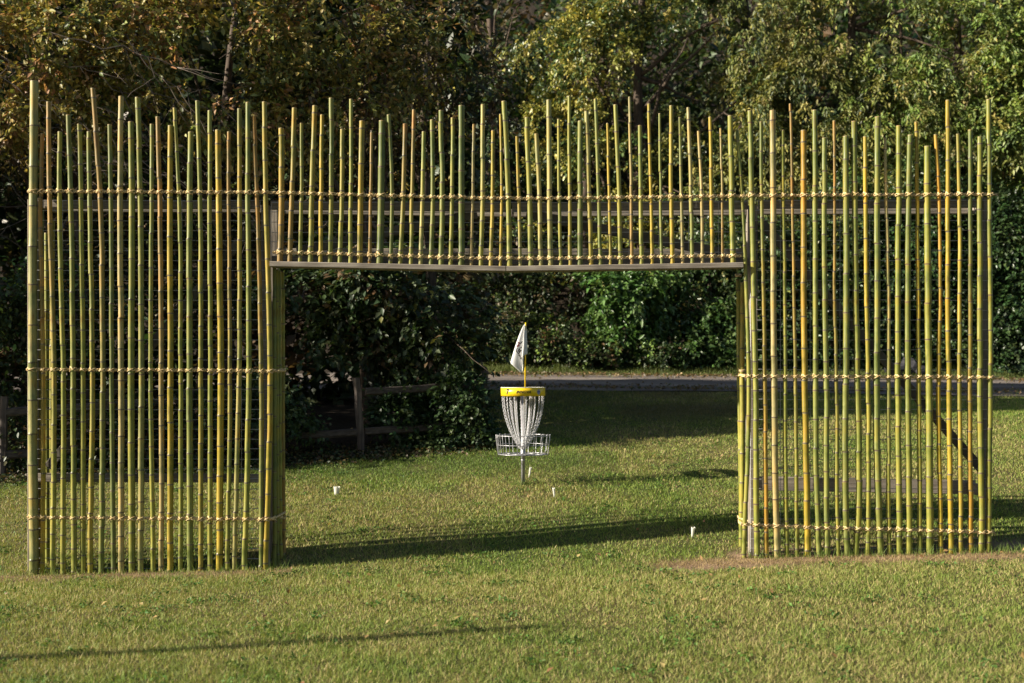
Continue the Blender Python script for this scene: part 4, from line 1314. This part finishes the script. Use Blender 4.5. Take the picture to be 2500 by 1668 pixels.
# bare arching twigs at the upper left
def twig_tangle(name, label, starts, cat='vine'):
    rg = random.Random(len(starts))
    z0 = min(s[1] for s in starts)
    root = None
    mb = MB()
    base = world(starts[0][0], starts[0][1], starts[0][2])
    gb = Vector((base.x, base.y, gz(base.x, base.y)))
    for (px, py, y, dx, dy, r) in starts:
        p = world(px, py, y)
        P = []
        for i in range(12):
            t = i / 11
            q = world(px + dx * t + rg.uniform(-6, 6), py + dy * (t ** rg.uniform(0.9, 1.9)) + rg.uniform(-5, 5), y + 0.5 * t + rg.uniform(-0.05, 0.05))
            P.append(q - gb)
        mb.tube(P, [r * max(0.12, min(1, i / 3)) * (1 - 0.75 * i / 11) for i in range(12)], 5)
        for _ in range(2):
            k = rg.randrange(3, 10)
            s = P[k]
            e = s + Vector((rg.uniform(-0.5, 0.9), rg.uniform(-0.3, 0.3), rg.uniform(-0.8, 0.3)))
            limb_tube(mb, s, e, r * 0.45, 0.003, 5, 0.2, 4, rg)
    o = mb.build(name, M['twig'], None, True)
    o.location = gb
    tag(o, label, cat, kind='stuff')
st = []
rg = random.Random(3)
for k in range(46):
    st.append((rg.uniform(-200, 330), rg.uniform(20, 400), rg.uniform(5.6, 7.0), rg.uniform(180, 520), rg.uniform(60, 300), rg.uniform(0.007, 0.015)))
twig_tangle('bare_vine_tangle', 'tangle of bare grey arching vines behind the top of the left panel', st)
st = []
for k in range(24):
    st.append((rg.uniform(380, 950), rg.uniform(180, 560), rg.uniform(6.9, 8.4), rg.uniform(-260, 320), rg.uniform(-60, 220), rg.uniform(0.006, 0.013)))
twig_tangle('bare_twig_thicket', 'thicket of thin bare twigs in the shade behind the lintel', st, 'twigs')

# ------------------------------------------------------------------ split rail fence at the wood's edge
fence = empty('split_rail_fence', at_px(886, 1107))
tag(fence, 'old dark split-rail fence with a leaning post at the edge of the wood', 'fence')
fb = Vector(fence.location)
posts = [(-7.15, 4.72), (-4.72, 5.42), (fb.x, fb.y), (-0.45, 6.5)]
def rough_beam(name, a, b, w, h, material, parent, seed):
    rg = random.Random(seed)
    mb = MB()
    a, b = Vector(a), Vector(b)
    P = [a.lerp(b, t / 6) + Vector((rg.uniform(-1, 1), rg.uniform(-1, 1), rg.uniform(-1, 1))) * 0.008 for t in range(7)]
    d = (b - a).normalized()
    up = Vector((0, 0, 1)) if abs(d.z) < 0.9 else Vector((0, 1, 0))
    s = d.cross(up).normalized(); up = s.cross(d)
    sec = [(-0.5, -0.35), (0.1, -0.5), (0.5, -0.3), (0.45, 0.35), (0.05, 0.5), (-0.45, 0.4)]
    V, F = [], []
    for p in P:
        for sx, sz in sec:
            V.append(p + s * (sx * w + rg.uniform(-0.006, 0.006)) + up * (sz * h + rg.uniform(-0.006, 0.006)))
    n = 6
    for i in range(6):
        for k in range(n):
            q = (k + 1) % n
            F.append((i * n + k, i * n + q, (i + 1) * n + q, (i + 1) * n + k))
    F += [tuple(range(n - 1, -1, -1)), tuple(6 * n + k for k in range(n))]
    mb.add(V, F)
    return mb.build(name, material, parent)
for i, (x, y) in enumerate(posts):
    z = gz(x, y)
    lean = -0.10 if i == 2 else 0.03
    b0 = Vector((x, y, z - 0.2)) - fb
    rough_beam('post', b0, b0 + Vector((lean, 0, 1.34)), 0.105, 0.10, M['post'], fence, i)
for i in range(3):
    (xa, ya), (xb_, yb) = posts[i], posts[i + 1]
    for h in ((0.32,) if i == 1 else (0.32, 0.92)):
        a = Vector((xa + 0.03, ya + 0.0, gz(xa, ya) + h)) - fb
        b_ = Vector((xb_ - 0.04, yb + 0.0, gz(xb_, yb) + h)) - fb
        rough_beam('rail', a, b_, 0.07, 0.12, M['rail'], fence, i * 7 + int(h * 10))

# ------------------------------------------------------------------ stones and a stump across the road
def rock(x, y, r, label, seed):
    rg = np.random.default_rng(seed)
    import bmesh
    bm = bmesh.new()
    bmesh.ops.create_icosphere(bm, subdivisions=2, radius=1)
    for v in bm.verts:
        n = v.co.normalized()
        k = 1 + 0.22 * math.sin(3 * n.x + seed) * math.cos(2.6 * n.y + seed * 2) + rg.uniform(-0.05, 0.05)
        v.co = Vector((n.x * r[0] * k, n.y * r[1] * k, n.z * r[2] * k))
    me = bpy.data.meshes.new('boulder'); bm.to_mesh(me); bm.free()
    o = link('boulder', me, M['stone'])
    o.location = (x, y, gz(x, y) + r[2] * 0.7)
    tag(o, label, 'boulder', 'grey boulders across the road')
for k, (px, y, r, lb) in enumerate(((2185, 17.25, (0.26, 0.2, 0.17), 'leftmost grey boulder across the road, behind the right panel'),
                                    (2222, 17.35, (0.24, 0.2, 0.24), 'middle and tallest grey boulder across the road, behind the right panel'),
                                    (2252, 17.2, (0.18, 0.17, 0.14), 'rightmost and smallest grey boulder across the road'))):
    rock(xpx(px, y), y, r, lb, k + 2)

# ------------------------------------------------------------------ trees left of the frame that throw the long shadows
tree('slim_bare_tree', 'slim young bare tree standing left of the view', 'tree', (-9.6, -5.2), 4.6,
     [((-9.6, -5.2, 4.0), (0.25, 0.2, 0.5))], 4, 10, 0.1, 0.06, OLIVE[:2], [1, 1], 0.4, 0.5, 0.14, 'leaf', 'trees left of the view', nlimb=0, trunk_top=(-9.45, -5.15, 4.15))
tree('spreading_tree', 'spreading leafy tree at the near corner of the wood, left of the view', 'tree', (-12.5, 4.6), 7,
     [((-12.5, 4.8, 5.2), (2.2, 1.6, 2.0)), ((-11.0, 5.4, 4.4), (1.6, 1.2, 1.6)), ((-13.6, 5.6, 3.6), (1.6, 1.4, 1.8)), ((-10.6, 6.2, 3.2), (1.3, 1.0, 2.0))],
     260, 40, 0.3, 0.18, OLIVE[:4], [1, 1, 1, 1], 0.4, 0.6, 0.16, 'leaf', 'trees left of the view', front=0.3)
tree('spreading_tree', 'dense tree inside the wood, left of the view', 'tree', (-12.0, 8.4), 8,
     [((-12, 8.4, 5.4), (2.4, 1.8, 2.4)), ((-10.4, 8.0, 3.6), (1.8, 1.3, 1.8)), ((-13.5, 8.5, 3.4), (1.8, 1.6, 2.0))],
     240, 40, 0.3, 0.2, DARKG[:3], [1, 1, 1], 0.4, 0.6, 0.18, 'leaf', 'trees left of the view', front=0.3)

# ------------------------------------------------------------------ far hillside wood behind everything, reads as one dark mass
n = 60000
x = RNG.uniform(-30, 30, n); y = RNG.uniform(22.5, 34, n)
P = np.stack([x, y, ground(x, y) + RNG.uniform(0.0, 7.5, n)], 1)
n2 = 16000
x2 = RNG.uniform(-14, -0.5, n2); y2 = RNG.uniform(10.4, 11.4, n2)
P2 = np.stack([x2, y2, ground(x2, y2) + RNG.uniform(0.0, 8.0, n2)], 1)
P = np.concatenate([P, P2])
ids = (np.floor(P[:, 0] * 0.8).astype(int) + 40) * 14 + np.floor(P[:, 2] * 0.5).astype(int)
V, F, Cc = leaves(P, 0.34, 0.3, palette(DARKG + BROWN[:3], [2, 2, 2, 2, 1, 1, 1], ids, len(P)), 0.6)
tag(link('hillside_wood', np_mesh('hillside_wood', V, F, Cc), M['leaf']), 'dense dark wood on the hillside behind the trees', 'wood', kind='stuff')
